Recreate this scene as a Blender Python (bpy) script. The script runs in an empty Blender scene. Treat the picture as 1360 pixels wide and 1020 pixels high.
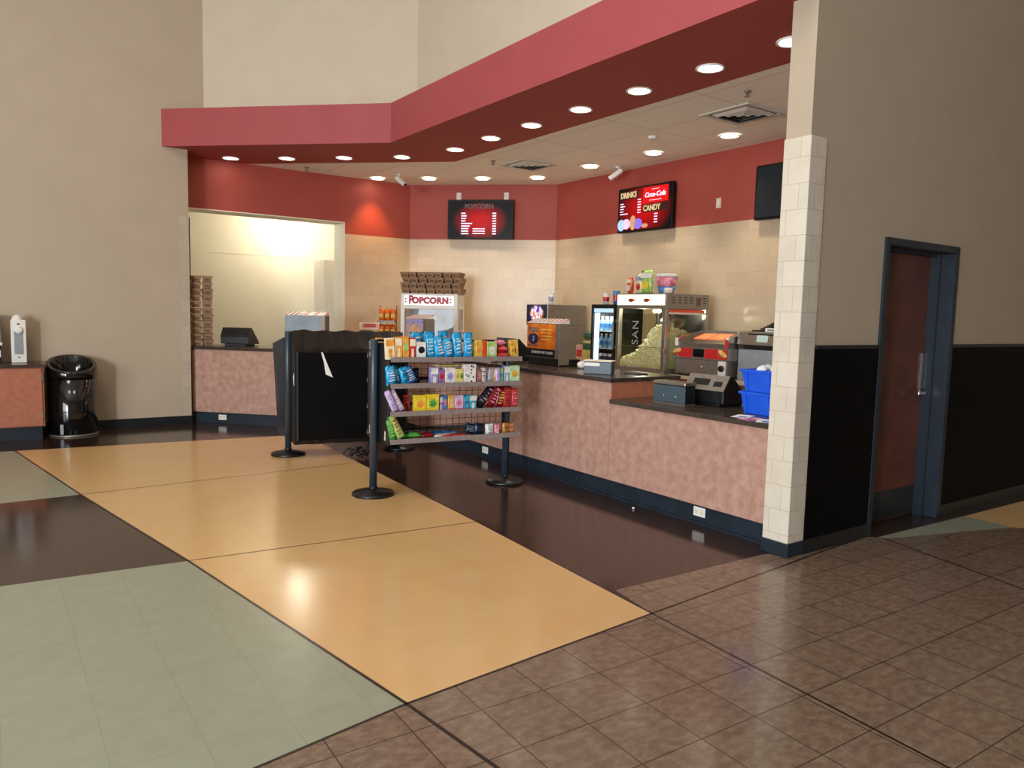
import bpy, bmesh, math, random
from mathutils import Vector, Matrix
random.seed(7)
SC = bpy.context.scene
COL = SC.collection
PI = math.pi
R45 = -PI / 4
FX = -PI / 2            # a thing whose front (local -y) faces world -X

# ------------------------------------------------------------------ materials
def lin(c):
    return tuple((v / 12.92 if v <= 0.04045 else ((v + 0.055) / 1.055) ** 2.4) for v in c)

def rgb(h):
    if isinstance(h, str):
        h = h.lstrip('#')
        h = tuple(int(h[i:i + 2], 16) / 255 for i in (0, 2, 4))
    return lin(h) + (1.0,)

def base_mat(name, rough=0.5, metal=0.0, spec=0.5):
    m = bpy.data.materials.new(name)
    m.use_nodes = True
    nt = m.node_tree
    b = nt.nodes['Principled BSDF']
    b.inputs['Roughness'].default_value = rough
    b.inputs['Metallic'].default_value = metal
    b.inputs['Specular IOR Level'].default_value = spec
    return m, nt, b

def N(nt, kind, **kw):
    n = nt.nodes.new(kind)
    for k, v in kw.items():
        if k.startswith('i_'):
            n.inputs[k[2:].replace('_', ' ')].default_value = v
        else:
            setattr(n, k, v)
    return n

def mat(name, c1, c2=None, rough=0.5, metal=0.0, scale=8.0, spec=0.5, bump=0.0, detail=4.0, lo=0.35, hi=0.65, coat=0.0):
    """plain paint / plastic / laminate: two close tones mixed by noise"""
    m, nt, b = base_mat(name, rough, metal, spec)
    tc = N(nt, 'ShaderNodeTexCoord')
    nz = N(nt, 'ShaderNodeTexNoise', i_Scale=scale, i_Detail=detail)
    nt.links.new(tc.outputs['Object'], nz.inputs['Vector'])
    cr = N(nt, 'ShaderNodeValToRGB')
    cr.color_ramp.elements[0].position = lo
    cr.color_ramp.elements[1].position = hi
    a = rgb(c1)
    bb = rgb(c2) if c2 else tuple(min(1, v * 1.07) for v in a[:3]) + (1,)
    cr.color_ramp.elements[0].color = a
    cr.color_ramp.elements[1].color = bb
    nt.links.new(nz.outputs['Fac'], cr.inputs['Fac'])
    nt.links.new(cr.outputs['Color'], b.inputs['Base Color'])
    if bump:
        bp = N(nt, 'ShaderNodeBump', i_Strength=bump, i_Distance=0.01)
        nt.links.new(nz.outputs['Fac'], bp.inputs['Height'])
        nt.links.new(bp.outputs['Normal'], b.inputs['Normal'])
    if coat:
        b.inputs['Coat Weight'].default_value = coat
    return m

def emit_mat(name, c, strength, base=None):
    m, nt, b = base_mat(name, 0.3)
    b.inputs['Base Color'].default_value = rgb(base or c)
    b.inputs['Emission Color'].default_value = rgb(c)
    b.inputs['Emission Strength'].default_value = strength
    return m

def glass_mat(name, tint='ffffff', rough=0.02, alpha=0.16):
    """thin pane: mostly clear with a sharp reflection"""
    m = bpy.data.materials.new(name)
    m.use_nodes = True
    nt = m.node_tree
    nt.nodes.clear()
    out = N(nt, 'ShaderNodeOutputMaterial')
    tr = N(nt, 'ShaderNodeBsdfTransparent')
    tr.inputs['Color'].default_value = rgb(tint)
    gl = N(nt, 'ShaderNodeBsdfGlossy')
    gl.inputs['Roughness'].default_value = rough
    lw = N(nt, 'ShaderNodeLayerWeight', i_Blend=0.5)
    fr = N(nt, 'ShaderNodeMath', operation='POWER')
    fr.inputs[1].default_value = 4.0
    nt.links.new(lw.outputs['Facing'], fr.inputs[0])
    ad = N(nt, 'ShaderNodeMath', operation='ADD', use_clamp=True)
    ad.inputs[1].default_value = alpha * 0.2
    mx = N(nt, 'ShaderNodeMixShader')
    nt.links.new(fr.outputs[0], ad.inputs[0])
    nt.links.new(ad.outputs[0], mx.inputs['Fac'])
    nt.links.new(tr.outputs[0], mx.inputs[1])
    nt.links.new(gl.outputs[0], mx.inputs[2])
    nt.links.new(mx.outputs[0], out.inputs['Surface'])
    return m

def grid_mat(name, c1, c2, seam, udir, vdir, w, h, mortar=0.004, rough=0.4, spec=0.5, offset=0.0, mottle=None, mscale=6.0, mamt=0.3,
             bump=0.0, bias=0.0, voff=(0, 0), mstretch=(1, 1, 1), speck=None):
    """tiles laid along two world directions"""
    m, nt, b = base_mat(name, rough, 0, spec)
    tc = N(nt, 'ShaderNodeTexCoord')
    cx = N(nt, 'ShaderNodeCombineXYZ')
    for k, d in enumerate((udir, vdir)):
        vm = N(nt, 'ShaderNodeVectorMath', operation='DOT_PRODUCT')
        vm.inputs[1].default_value = d
        nt.links.new(tc.outputs['Object'], vm.inputs[0])
        ad = N(nt, 'ShaderNodeMath', operation='ADD')
        ad.inputs[1].default_value = 50.0 * (w if k == 0 else h) + voff[k]
        nt.links.new(vm.outputs['Value'], ad.inputs[0])
        nt.links.new(ad.outputs[0], cx.inputs[k])
    br = N(nt, 'ShaderNodeTexBrick', offset=offset, squash=1.0)
    br.inputs['Scale'].default_value = 1.0
    br.inputs['Mortar Size'].default_value = mortar
    br.inputs['Mortar Smooth'].default_value = 0.2
    br.inputs['Bias'].default_value = bias
    br.inputs['Brick Width'].default_value = w
    br.inputs['Row Height'].default_value = h
    br.inputs['Color1'].default_value = rgb(c1)
    br.inputs['Color2'].default_value = rgb(c2)
    br.inputs['Mortar'].default_value = rgb(seam)
    nt.links.new(cx.outputs[0], br.inputs['Vector'])
    col = br.outputs['Color']
    if mottle:
        mp = N(nt, 'ShaderNodeMapping')
        mp.inputs['Scale'].default_value = mstretch
        nt.links.new(tc.outputs['Object'], mp.inputs['Vector'])
        nz = N(nt, 'ShaderNodeTexNoise', i_Scale=mscale, i_Detail=7.0, i_Roughness=0.62)
        nt.links.new(mp.outputs[0], nz.inputs['Vector'])
        cr = N(nt, 'ShaderNodeValToRGB')
        cr.color_ramp.elements[0].position = 0.38
        cr.color_ramp.elements[1].position = 0.66
        cr.color_ramp.elements[0].color = (0, 0, 0, 1)
        cr.color_ramp.elements[1].color = (mamt,) * 3 + (1,)
        nt.links.new(nz.outputs['Fac'], cr.inputs['Fac'])
        mx = N(nt, 'ShaderNodeMix', data_type='RGBA')
        mx.inputs[7].default_value = rgb(mottle)
        sb = N(nt, 'ShaderNodeMath', operation='MULTIPLY'); iv = N(nt, 'ShaderNodeMath', operation='SUBTRACT'); iv.inputs[0].default_value = 1.0
        nt.links.new(br.outputs['Fac'], iv.inputs[1]); nt.links.new(iv.outputs[0], sb.inputs[0]); nt.links.new(cr.outputs['Color'], sb.inputs[1])
        nt.links.new(sb.outputs[0], mx.inputs[0])
        nt.links.new(col, mx.inputs[6])
        col = mx.outputs[2]
    if speck:
        vz = N(nt, 'ShaderNodeTexNoise', i_Scale=60.0, i_Detail=3.0)
        nt.links.new(tc.outputs['Object'], vz.inputs['Vector'])
        cr2 = N(nt, 'ShaderNodeValToRGB')
        cr2.color_ramp.elements[0].position = 0.68
        cr2.color_ramp.elements[1].position = 0.76
        cr2.color_ramp.elements[0].color = (0, 0, 0, 1)
        cr2.color_ramp.elements[1].color = (0.35,) * 3 + (1,)
        nt.links.new(vz.outputs['Fac'], cr2.inputs['Fac'])
        mx2 = N(nt, 'ShaderNodeMix', data_type='RGBA')
        mx2.inputs[7].default_value = rgb(speck)
        nt.links.new(cr2.outputs['Color'], mx2.inputs[0])
        nt.links.new(col, mx2.inputs[6])
        col = mx2.outputs[2]
    nt.links.new(col, b.inputs['Base Color'])
    # soft unevenness of waxed / glazed tile
    if bump:
        n2 = N(nt, 'ShaderNodeTexNoise', i_Scale=3.0, i_Detail=2.0)
        nt.links.new(tc.outputs['Object'], n2.inputs['Vector'])
        bp = N(nt, 'ShaderNodeBump', i_Strength=bump, i_Distance=0.02)
        nt.links.new(n2.outputs['Fac'], bp.inputs['Height'])
        nt.links.new(bp.outputs['Normal'], b.inputs['Normal'])
    return m

UX, UY, UZ = (1, 0, 0), (0, 1, 0), (0, 0, 1)
D45 = (0.7071, -0.7071, 0)
MT = {}
def MM(k, *a, **kw):
    MT[k] = mat(k, *a, **kw)
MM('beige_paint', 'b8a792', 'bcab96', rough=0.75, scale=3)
MM('upper_wall_beige', 'd0c3af', 'd4c7b3', rough=0.75, scale=3)  # lighter beige tone, used on the upper wall alone
MM('bounce_worktop', 'c4b49a', 'd0c0a6', rough=0.4, scale=20)  # back counter top made pale to bounce downlight up to the ceiling
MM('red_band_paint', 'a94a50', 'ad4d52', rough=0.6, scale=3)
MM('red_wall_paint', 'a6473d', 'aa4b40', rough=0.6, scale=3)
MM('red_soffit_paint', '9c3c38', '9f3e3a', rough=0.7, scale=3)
MM('cream_paint', 'ebe5d2', 'eee8d6', rough=0.8, scale=3)
MM('white_paint', 'e4e2da', rough=0.6)
MM('black_panel', '060607', '09090a', rough=0.6, spec=0.12)
MM('black_base', '14181c', '1a1f24', rough=0.35)
MM('kick_base', '1b2530', '202c38', rough=0.4, scale=5)
MM('laminate', 'ad8271', 'c59e90', rough=0.4, scale=14, detail=6, lo=0.3, hi=0.7)
MM('orange_and_shaded_laminate', 'a5634a', 'b5735a', rough=0.4, scale=16, detail=6, lo=0.3, hi=0.7)
MM('counter_top', '39302c', '4a3f39', rough=0.22, scale=30)
MM('black_plastic', '101214', '17191c', rough=0.35)
MM('gloss_black', '0a0b0c', '0d0e10', rough=0.12, coat=0.4)
MM('black_fabric', '17120f', '241c17', rough=0.5, scale=18, bump=0.15, spec=.3)  # brown tone paints in the warm sheen on the covered rack's top
MM('post_metal', '2e3b46', '364450', rough=0.32)
MM('steel', 'a09a92', 'aea8a0', rough=0.28, metal=0.9, scale=30)
MM('dull_steel', '8d8780', '9a948c', rough=0.42, metal=0.7, scale=30)
MM('chrome', 'd6d6d6', rough=0.12, metal=1.0)
MM('grey_plastic', '8e949a', '979da3', rough=0.45)
MM('blue_grey', '3f4e59', '475763', rough=0.4)
MM('white_plastic', 'e6e4de', rough=0.4)
MM('shelf_lip', '8a7c7a', '9a8e8c', rough=0.3, metal=0.2, scale=40)
MM('wire', '1a1717', '221e1e', rough=0.4)
MM('kraft', '98775c', 'ab8a6d', rough=0.8, scale=20)
MM('kraft_dark', '6b4d38', '74553f', rough=0.85)
MM('wood', '9c6236', 'b07642', rough=0.45, scale=6, detail=6)
MM('blue_tote', '1456d8', '1a5fe6', rough=0.4)
MM('clear_wrap', 'c9dbe2', 'f2f6f7', rough=0.25, scale=30)
MM('red_panel', 'c01f26', 'cc2a2e', rough=0.35)
MM('bun', 'd9a55e', 'e8c078', rough=0.6, scale=20)
MM('sausage', 'a8462a', 'b9542f', rough=0.5)
MM('popcorn_yellow', 'f6e6b2', 'fffaec', rough=0.8, scale=42, lo=.42, hi=.56)
MM('door_wood', '5a2c1f', '6d3828', rough=0.4, scale=4, detail=6)
MM('door_frame', '1c2733', '222e3b', rough=0.4)
MM('kick_plate', '33363a', '3b3f44', rough=0.35, metal=0.6)
MM('vent_metal', 'c8c4bd', rough=0.5)
MM('dark_gap', '181616', rough=0.8)
MM('ivory_plastic', 'd8cfbb', rough=0.5)
MM('green_lid', '2f5a3c', '3c6d4a', rough=0.4)
MM('pink_carton', 'd9a5a0', 'e3b8b2', rough=0.6)
MM('paper', 'e9e7e2', 'f2f0ec', rough=0.8)
MM('side_taupe', '7d6f60', '877969', rough=0.45)
MM('striped_red', 'c22a2c', rough=0.5)
GLASS = glass_mat('clear_glass')
GLASSG = glass_mat('tinted_glass', 'eef0e6', alpha=0.1)
MT['downlight'] = emit_mat('downlight_lamp', 'fff3dc', 14.0)
MT['popcorn_lit'] = emit_mat('lit_header', 'fff2d8', 0.9)
MT['sign_lit'] = emit_mat('lit_popcorn_sign', 'f0ece8', 0.55)
MT['cooler_light'] = emit_mat('cooler_lamp', 'dff1ff', 1.6)

MT['floor_dark'] = grid_mat('floor_dark_tile', '33231f', '36261f', '2c1e1b', UX, UY, .305, .305, mortar=.001, rough=.13, spec=.6, mottle='3f2e29', mscale=5, mamt=.5, bump=.012)
MT['floor_yellow'] = grid_mat('floor_yellow_tile', 'deb27a', 'dfb47d', 'd4a970', UX, UY, .305, .305, mortar=.0012, rough=.2, spec=.5, mottle='e3bc88', mscale=3, mamt=.5, bump=.02)
MT['floor_green'] = grid_mat('floor_green_tile', '979a86', '999c88', '8d907d', UX, UY, .305, .305, mortar=.0016, rough=.26, spec=.4, mottle='a2a591', mscale=9, mamt=.5, bump=.02, speck='b3b49c')
MT['floor_brown'] = grid_mat('floor_brown_tile', '715a4d', '796154', '46362e', (.9994, -.035, 0), (.02, .9998, 0), .305, .305, mortar=.0032, rough=.18, spec=.5, mottle='9c8873', mscale=17, mamt=.6, bump=.015, voff=(.03, 0), mstretch=(1, 1.5, 1))
MT['floor_bounce'] = grid_mat('floor_bounce_tile', 'c4b49e', 'cabaa4', '9a8c7a', UX, UY, .15, .15, mortar=.004, rough=.5)  # pale hidden floor behind the counter, added to bounce light onto the ceiling
MT['floor_strip'] = mat('floor_strip', '1d1210', '241714', rough=.3)
MT['floor_orange'] = MT['floor_yellow']
def tile(k, udir, **kw):
    MT[k] = grid_mat(k, 'cdb99e', 'c3ae93', 'bca98f', udir, UZ, .30, .165, mortar=.003, rough=.3, offset=.5, mottle='d2bd9c', mscale=2.2, mamt=.6, **kw)
tile('tile_y', UY); tile('tile_x', UX); tile('tile_d', D45)
MT['pillar_tile'] = grid_mat('pillar_tile', 'd9cfbf', 'd0c5b4', 'bcb1a0', (1, 1, 0), UZ, .17, .165, mortar=.0022, rough=.25, offset=.5, mottle='e4dccd', mscale=4, mamt=.6, voff=(0.05, .015))
MT['end_tile'] = grid_mat('end_tile', 'c4b7a2', 'bbae99', 'aa9e8b', (1, 1, 0), UZ, .17, .165, mortar=.0022, rough=.3, offset=.5)
MT['ceiling_tile'] = grid_mat('ceiling_tile', 'f2ebe2', 'f0e8de', 'bdb1a5', UY, UX, 1.22, .61, mortar=.005, rough=.9, spec=.2, mottle='ece2d6', mscale=1.2, mamt=.4)

# ------------------------------------------------------------------ mesh builder
class M:
    def __init__(s):
        s.bm = bmesh.new(); s.mi = 0; s.T = Matrix.Identity(4)
    def _v(s, p):
        return s.bm.verts.new(s.T @ Vector(p))
    def _f(s, vs, smooth=False):
        try:
            f = s.bm.faces.new(vs); f.material_index = s.mi; f.smooth = smooth; return f
        except ValueError:
            return None
    def poly(s, pts):
        return s._f([s._v(p) for p in pts])
    def box(s, x0, x1, y0, y1, z0, z1, bev=0.0, seg=1):
        if x0 > x1: x0, x1 = x1, x0
        if y0 > y1: y0, y1 = y1, y0
        if z0 > z1: z0, z1 = z1, z0
        v = [s._v((x, y, z)) for x in (x0, x1) for y in (y0, y1) for z in (z0, z1)]
        fs = [s._f([v[i] for i in q]) for q in ((0, 1, 3, 2), (4, 6, 7, 5), (0, 4, 5, 1), (2, 3, 7, 6), (0, 2, 6, 4), (1, 5, 7, 3))]
        if bev:
            es = list({e for f in fs for e in f.edges})
            bmesh.ops.bevel(s.bm, geom=es, offset=bev, segments=seg, affect='EDGES', profile=0.5, material=s.mi)
        return s
    def prism(s, pts, z0, z1, bev=0.0):
        """vertical prism from a plan polygon (counter-clockwise)"""
        a = [s._v((p[0], p[1], z0)) for p in pts]; b = [s._v((p[0], p[1], z1)) for p in pts]
        n = len(pts); fs = [s._f(a[::-1]), s._f(b)]
        for i in range(n):
            fs.append(s._f([a[i], a[(i + 1) % n], b[(i + 1) % n], b[i]]))
        if bev:
            es = list({e for f in fs if f for e in f.edges})
            bmesh.ops.bevel(s.bm, geom=es, offset=bev, segments=1, affect='EDGES', profile=0.5, material=s.mi)
        return s
    def extr(s, prof, x0, x1, bev=0.0):
        """profile in (y,z) swept along x"""
        a = [s._v((x0, p[0], p[1])) for p in prof]; b = [s._v((x1, p[0], p[1])) for p in prof]
        n = len(prof); fs = [s._f(a), s._f(b[::-1])]
        for i in range(n):
            fs.append(s._f([a[(i + 1) % n], a[i], b[i], b[(i + 1) % n]]))
        if bev:
            es = list({e for f in fs if f for e in f.edges})
            bmesh.ops.bevel(s.bm, geom=es, offset=bev, segments=2, affect='EDGES', profile=0.5, material=s.mi)
        return s
    def lathe(s, prof, n=32, c=(0, 0, 0), cap=True):
        """(radius, z) rings about a vertical axis"""
        rings = []
        for r, z in prof:
            if r < 1e-5:
                rings.append([s._v((c[0], c[1], c[2] + z))])
            else:
                rings.append([s._v((c[0] + r * math.cos(2 * PI * k / n), c[1] + r * math.sin(2 * PI * k / n), c[2] + z)) for k in range(n)])
        for A, B in zip(rings, rings[1:]):
            for k in range(n):
                k2 = (k + 1) % n
                if len(A) == 1 and len(B) == 1: continue
                if len(A) == 1: s._f([A[0], B[k2], B[k]][::-1], True)
                elif len(B) == 1: s._f([A[k], A[k2], B[0]], True)
                else: s._f([A[k], A[k2], B[k2], B[k]], True)
        if cap:
            for ring, rev in ((rings[0], True), (rings[-1], False)):
                if len(ring) > 1: s._f(ring[::-1] if rev else ring)
        return s
    def tube(s, path, r, n=8, closed=False):
        P = [Vector(p) for p in path]; rings = []
        up0 = None
        for i, p in enumerate(P):
            a = P[max(i - 1, 0)]; b = P[min(i + 1, len(P) - 1)]
            d = (b - a).normalized()
            up = Vector((0, 0, 1)) if abs(d.z) < 0.9 else Vector((1, 0, 0))
            u = d.cross(up).normalized(); w = u.cross(d)
            rings.append([s._v(p + r * (math.cos(2 * PI * k / n) * u + math.sin(2 * PI * k / n) * w)) for k in range(n)])
        for A, B in zip(rings, rings[1:]):
            for k in range(n):
                s._f([A[k], A[(k + 1) % n], B[(k + 1) % n], B[k]][::-1], True)
        s._f(rings[0]); s._f(rings[-1][::-1])
        return s
    def ball(s, c, r, sc=(1, 1, 1), u=12, v=8):
        pr = [(max(0, math.sin(PI * i / v)), -math.cos(PI * i / v)) for i in range(v + 1)]
        T0 = s.T.copy()
        s.T = s.T @ Matrix.Translation(c) @ Matrix.Diagonal((r * sc[0], r * sc[1], r * sc[2], 1))
        s.lathe(pr, u, cap=False)
        s.T = T0
        return s
    def build(s, name, mats, parent=None, loc=(0, 0, 0), rot=(0, 0, 0), smooth=None):
        bmesh.ops.recalc_face_normals(s.bm, faces=s.bm.faces[:])
        me = bpy.data.meshes.new(name); s.bm.to_mesh(me); s.bm.free()
        for m in (mats if isinstance(mats, (list, tuple)) else [mats]):
            me.materials.append(MT[m] if isinstance(m, str) else m)
        if smooth is not None:
            for p in me.polygons: p.use_smooth = smooth
        o = bpy.data.objects.new(name, me); COL.objects.link(o)
        o.location = loc; o.rotation_euler = rot
        if parent: o.parent = parent
        return o

def tag(o, label, cat, group=None, kind=None):
    o['label'] = label; o['category'] = cat
    if group: o['group'] = group
    if kind: o['kind'] = kind
    return o
def thing(name, label, cat, loc=(0, 0, 0), rz=0.0, group=None):
    o = bpy.data.objects.new(name, None); COL.objects.link(o)
    o.location = loc; o.rotation_euler = (0, 0, rz); o.empty_display_size = 0.1
    return tag(o, label, cat, group)
def struct(o):
    o['kind'] = 'structure'; return o
def dup(root, loc, rz, label, group=None, rot=None):
    r = root.copy(); COL.objects.link(r); r.location = loc; r.rotation_euler = rot or (0, 0, rz)
    r['label'] = label
    if group: r['group'] = group
    for ch in list(root.children):
        c = ch.copy(); COL.objects.link(c); c.parent = r
        for g in list(ch.children):
            d = g.copy(); COL.objects.link(d); d.parent = c
    return r
def letters(txt, size, m, parent, loc, rot=(PI / 2, 0, 0), depth=0.002, shear=0.0, name='lettering', align='CENTER', bold=0.0, sx=1.0, spacing=1.0):
    cu = bpy.data.curves.new('t', 'FONT'); cu.body = txt; cu.size = size; cu.extrude = depth
    cu.align_x = align; cu.align_y = 'CENTER'; cu.shear = shear; cu.offset = bold; cu.space_character = spacing
    t = bpy.data.objects.new('t', cu); COL.objects.link(t)
    dg = bpy.context.evaluated_depsgraph_get()
    me = bpy.data.meshes.new_from_object(t.evaluated_get(dg))
    bpy.data.objects.remove(t); bpy.data.curves.remove(cu)
    me.materials.clear(); me.materials.append(MT[m] if isinstance(m, str) else m)
    o = bpy.data.objects.new(name, me); COL.objects.link(o)
    o.location = loc; o.rotation_euler = rot; o.scale = (sx, 1, 1); o.parent = parent
    return o
ORD = 'zeroth first second third fourth fifth sixth seventh eighth ninth tenth eleventh twelfth thirteenth fourteenth fifteenth sixteenth'.split()

# ------------------------------------------------------------------ camera
H = 1.58
cam = bpy.data.cameras.new('camera')
co = bpy.data.objects.new('camera', cam); COL.objects.link(co)
yaw, pitch, roll = math.radians(35.058), math.radians(5.326), math.radians(1.3797)
f = Vector((math.sin(yaw) * math.cos(pitch), math.cos(yaw) * math.cos(pitch), -math.sin(pitch)))
r = Vector((math.cos(yaw), -math.sin(yaw), 0)); u = r.cross(f)
r2 = math.cos(roll) * r + math.sin(roll) * u; u2 = -math.sin(roll) * r + math.cos(roll) * u
mw = Matrix((r2, u2, -f)).transposed().to_4x4(); mw.translation = (0, 0, H)
co.matrix_world = mw
cam.sensor_width = 36.0; cam.lens = 36.0 * 1001.06 / 1360.0
cam.clip_start = 0.05; cam.clip_end = 100
SC.camera = co

# ================================================================== THE SETTING
CZ = 3.62        # concession ceiling
LZ = 7.0         # lobby ceiling
def band(m, pts, z, mi, w):
    """thin strip along a polyline lying on the floor"""
    m.mi = mi
    for a, b in zip(pts, pts[1:]):
        a = Vector(a); b = Vector(b); d = (b - a).normalized(); n = Vector((-d.y, d.x)) * w / 2
        m.poly([(*(a - n), z), (*(b - n), z), (*(b + n), z), (*(a + n), z)])
fl = M()
fl.mi = 0; fl.box(-7.2, 14.2, -7.2, 15.2, -.1, 0)
def patch(pts, mi, z):
    fl.mi = mi; fl.poly([(x, y, z) for x, y in pts])
P00, P10, P01, P11, P02, P12, P03, P13 = (1.349, 2.61), (2.88, 2.749), (.994, 4.878), (3.02, 4.727), (.612, 7.062), (3.153, 7.246), (.229, 9.494), (3.25, 9.19)
patch([(-7, 1.24), (-7, -7), (9, -7), (9, 1.2), (6.645, 2.422), (6.593, 2.476), (5.385, 2.839), (5.366, 2.892), (5.287, 2.951), (4.341, 2.951), (4.318, 3.076), (2.946, 3.108), P10, P00, (.718, 2.504)], 4, .0008)
patch([P00, P10, P11, P12, P13, P03, P02, P01], 1, .0008)
patch([(.718, 2.504), P00, P01, (.026, 4.95), (-7, 5.5), (-7, 1.24)], 2, .0008)
patch([P02, P03, (.097, 9.513), (-7, 10.1), (-7, 7.6), (.058, 7.034)], 2, .0008)
patch([(5.366, 2.892), (5.385, 2.839), (6.593, 2.476), (6.608, 2.847)], 2, .0008)
patch([(6.608, 2.847), (6.593, 2.476), (6.645, 2.422), (9, 1.2), (9.5, 1.2), (9.5, 2.78), (7.686, 2.82)], 1, .0008)
patch([(5.2, 3.14), (7.48, 3.14), (7.48, 9.55), (5.79, 11.24), (3.0, 11.24), (5.2, 9.05)], 3, .0008)
band(fl, [P03, P02, P01, P00, (1.417, 2.054), (1.56, .8), (1.6, 0)], .0016, 5, .016)
band(fl, [P12, P11, P10, (2.778, 1.233), (2.72, .3)], .0016, 5, .012)
band(fl, [(-7, 1.24), (.718, 2.504), P00, P10, (4.762, 2.912), (5.3, 2.945)], .0016, 5, .014)
band(fl, [P01, P11], .0016, 5, .010); band(fl, [P02, P12], .0016, 5, .010)
band(fl, [(5.375, 2.86), (5.096, 1.875), (4.8, .8)], .0016, 5, .014)
struct(fl.build('floor', ['floor_dark', 'floor_yellow', 'floor_green', 'floor_bounce', 'floor_brown', 'floor_strip']))

# lobby shell
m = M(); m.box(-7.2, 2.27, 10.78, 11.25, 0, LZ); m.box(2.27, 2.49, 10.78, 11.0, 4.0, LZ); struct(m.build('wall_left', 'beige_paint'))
m = M(); m.box(-7, .6, 10.765, 10.78, 0, .12); m.box(.6, 2.275, 10.765, 10.78, 0, .105); struct(m.build('baseboard_left', 'black_base'))
m = M(); m.box(2.145, 2.283, 10.768, 10.78, .105, 2.75); m.box(2.27, 2.283, 10.768, 11.25, .105, 2.75); struct(m.build('trim_1', 'end_tile'))
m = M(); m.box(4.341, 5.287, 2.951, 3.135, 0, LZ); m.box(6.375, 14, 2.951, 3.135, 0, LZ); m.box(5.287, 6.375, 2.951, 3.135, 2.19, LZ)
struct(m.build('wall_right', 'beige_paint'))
m = M(); m.box(4.333, 4.51, 2.943, 3.143, .095, 2.755, bev=.004); struct(m.build('trim_2', 'pillar_tile'))
m = M(); m.box(4.328, 4.51, 2.937, 3.15, 0, .095, bev=.004); struct(m.build('baseboard_pillar', 'kick_base'))
m = M(); m.box(4.51, 5.287, 2.938, 2.951, 0, 1.413); m.box(6.375, 14, 2.938, 2.951, 0, 1.413); struct(m.build('trim_3', 'black_panel'))
m = M()
for a, b in ((4.51, 5.287), (6.375, 14)):
    m.box(a, b, 2.933, 2.951, 0, .1); m.box(a, b, 2.932, 2.951, 1.395, 1.42)
struct(m.build('baseboard_right', 'black_base'))
# upper walls above the red band
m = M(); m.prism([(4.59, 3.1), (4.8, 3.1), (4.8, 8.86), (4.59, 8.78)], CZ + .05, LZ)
m.prism([(4.59, 8.78), (4.8, 8.86), (2.6, 11.05), (2.48, 10.78)], CZ + .05, LZ); struct(m.build('wall_upper', 'upper_wall_beige'))
# red band with its soffit
so = M()
so.mi = 0
outer = [(4.14, 2.951), (4.14, 8.6), (1.997, 10.78)]; inner = [(5.33, 3.135), (5.33, 9.07), (3.12, 11.25)]
def quadz(pts, z): so.poly([(x, y, z) for x, y in pts])
BT = 4.09
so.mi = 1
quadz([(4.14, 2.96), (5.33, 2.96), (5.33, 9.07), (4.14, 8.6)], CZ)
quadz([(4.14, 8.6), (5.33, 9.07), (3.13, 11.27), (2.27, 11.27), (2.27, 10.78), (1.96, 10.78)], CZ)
so.mi = 0
so.poly([(4.14, 2.96, CZ), (4.14, 8.6, CZ), (4.14, 8.6, BT), (4.14, 2.96, BT)])
so.poly([(4.14, 8.6, CZ), (1.96, 10.78, CZ), (1.96, 10.78, BT), (4.14, 8.6, BT)])
quadz([(4.14, 2.96), (4.14, 8.6), (4.7, 8.83), (4.7, 2.96)], BT)
quadz([(4.14, 8.6), (1.96, 10.78), (2.6, 10.78), (4.7, 8.83)], BT)
so.poly([(4.14, 2.96, CZ), (4.14, 2.96, BT), (4.7, 2.96, BT), (4.7, 2.96, CZ)])
struct(so.build('trim_4', ['red_band_paint', 'red_soffit_paint']))
# concession walls
def two_tone(m, z0, zt, fn):
    m.mi = 0; fn(z0, zt); m.mi = 1; fn(zt, CZ + .1)
m = M(); two_tone(m, 0, 2.755, lambda a, b: m.box(7.485, 7.7, 3.0, 9.548, a, b)); struct(m.build('wall_back_right', ['tile_y', 'red_wall_paint']))
m = M(); two_tone(m, 0, 2.755, lambda a, b: m.prism([(7.485, 9.548), (7.7, 9.64), (5.87, 11.46), (5.78, 11.25)], a, b)); struct(m.build('wall_back', ['tile_d', 'red_wall_paint']))
m = M(); m.mi = 0; m.box(4.65, 5.78, 11.25, 11.65, 0, 2.755); m.mi = 1; m.box(4.65, 5.78, 11.25, 11.65, 2.755, CZ + .1); m.box(2.0, 4.65, 11.25, 11.3, 2.935, CZ + .1)
m.mi = 2; m.box(2.0, 4.65, 11.3, 11.65, 2.935, CZ + .1); m.box(4.638, 4.65, 11.245, 11.65, 0, 2.935); m.box(2.27, 4.65, 11.245, 11.65, 2.922, 2.935)
struct(m.build('wall_back_left', ['tile_x', 'red_wall_paint', 'cream_paint']))
m = M(); m.prism([(5.31, 3.0), (7.6, 3.0), (7.6, 9.6), (5.84, 11.4), (2.95, 11.4), (5.31, 9.05)], CZ + .004, CZ + .05); struct(m.build('ceiling', 'ceiling_tile'))
# back room behind the opening
m = M(); m.box(.5, 8, 13.5, 13.6, 0, 3.6); m.box(.4, .5, 11.25, 13.5, 0, 3.6); m.box(8, 8.1, 11.6, 13.5, 0, 3.6); m.box(2.0, 2.27, 11.25, 11.65, 0, 2.94); m.box(2.86, 4.9, 13.494, 13.5, 2.492, 2.5)
struct(m.build('wall_backroom', 'cream_paint'))
m = M(); m.box(.5, 8, 11.65, 13.5, 3.5, 3.6); struct(m.build('ceiling_backroom', 'cream_paint'))
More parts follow.
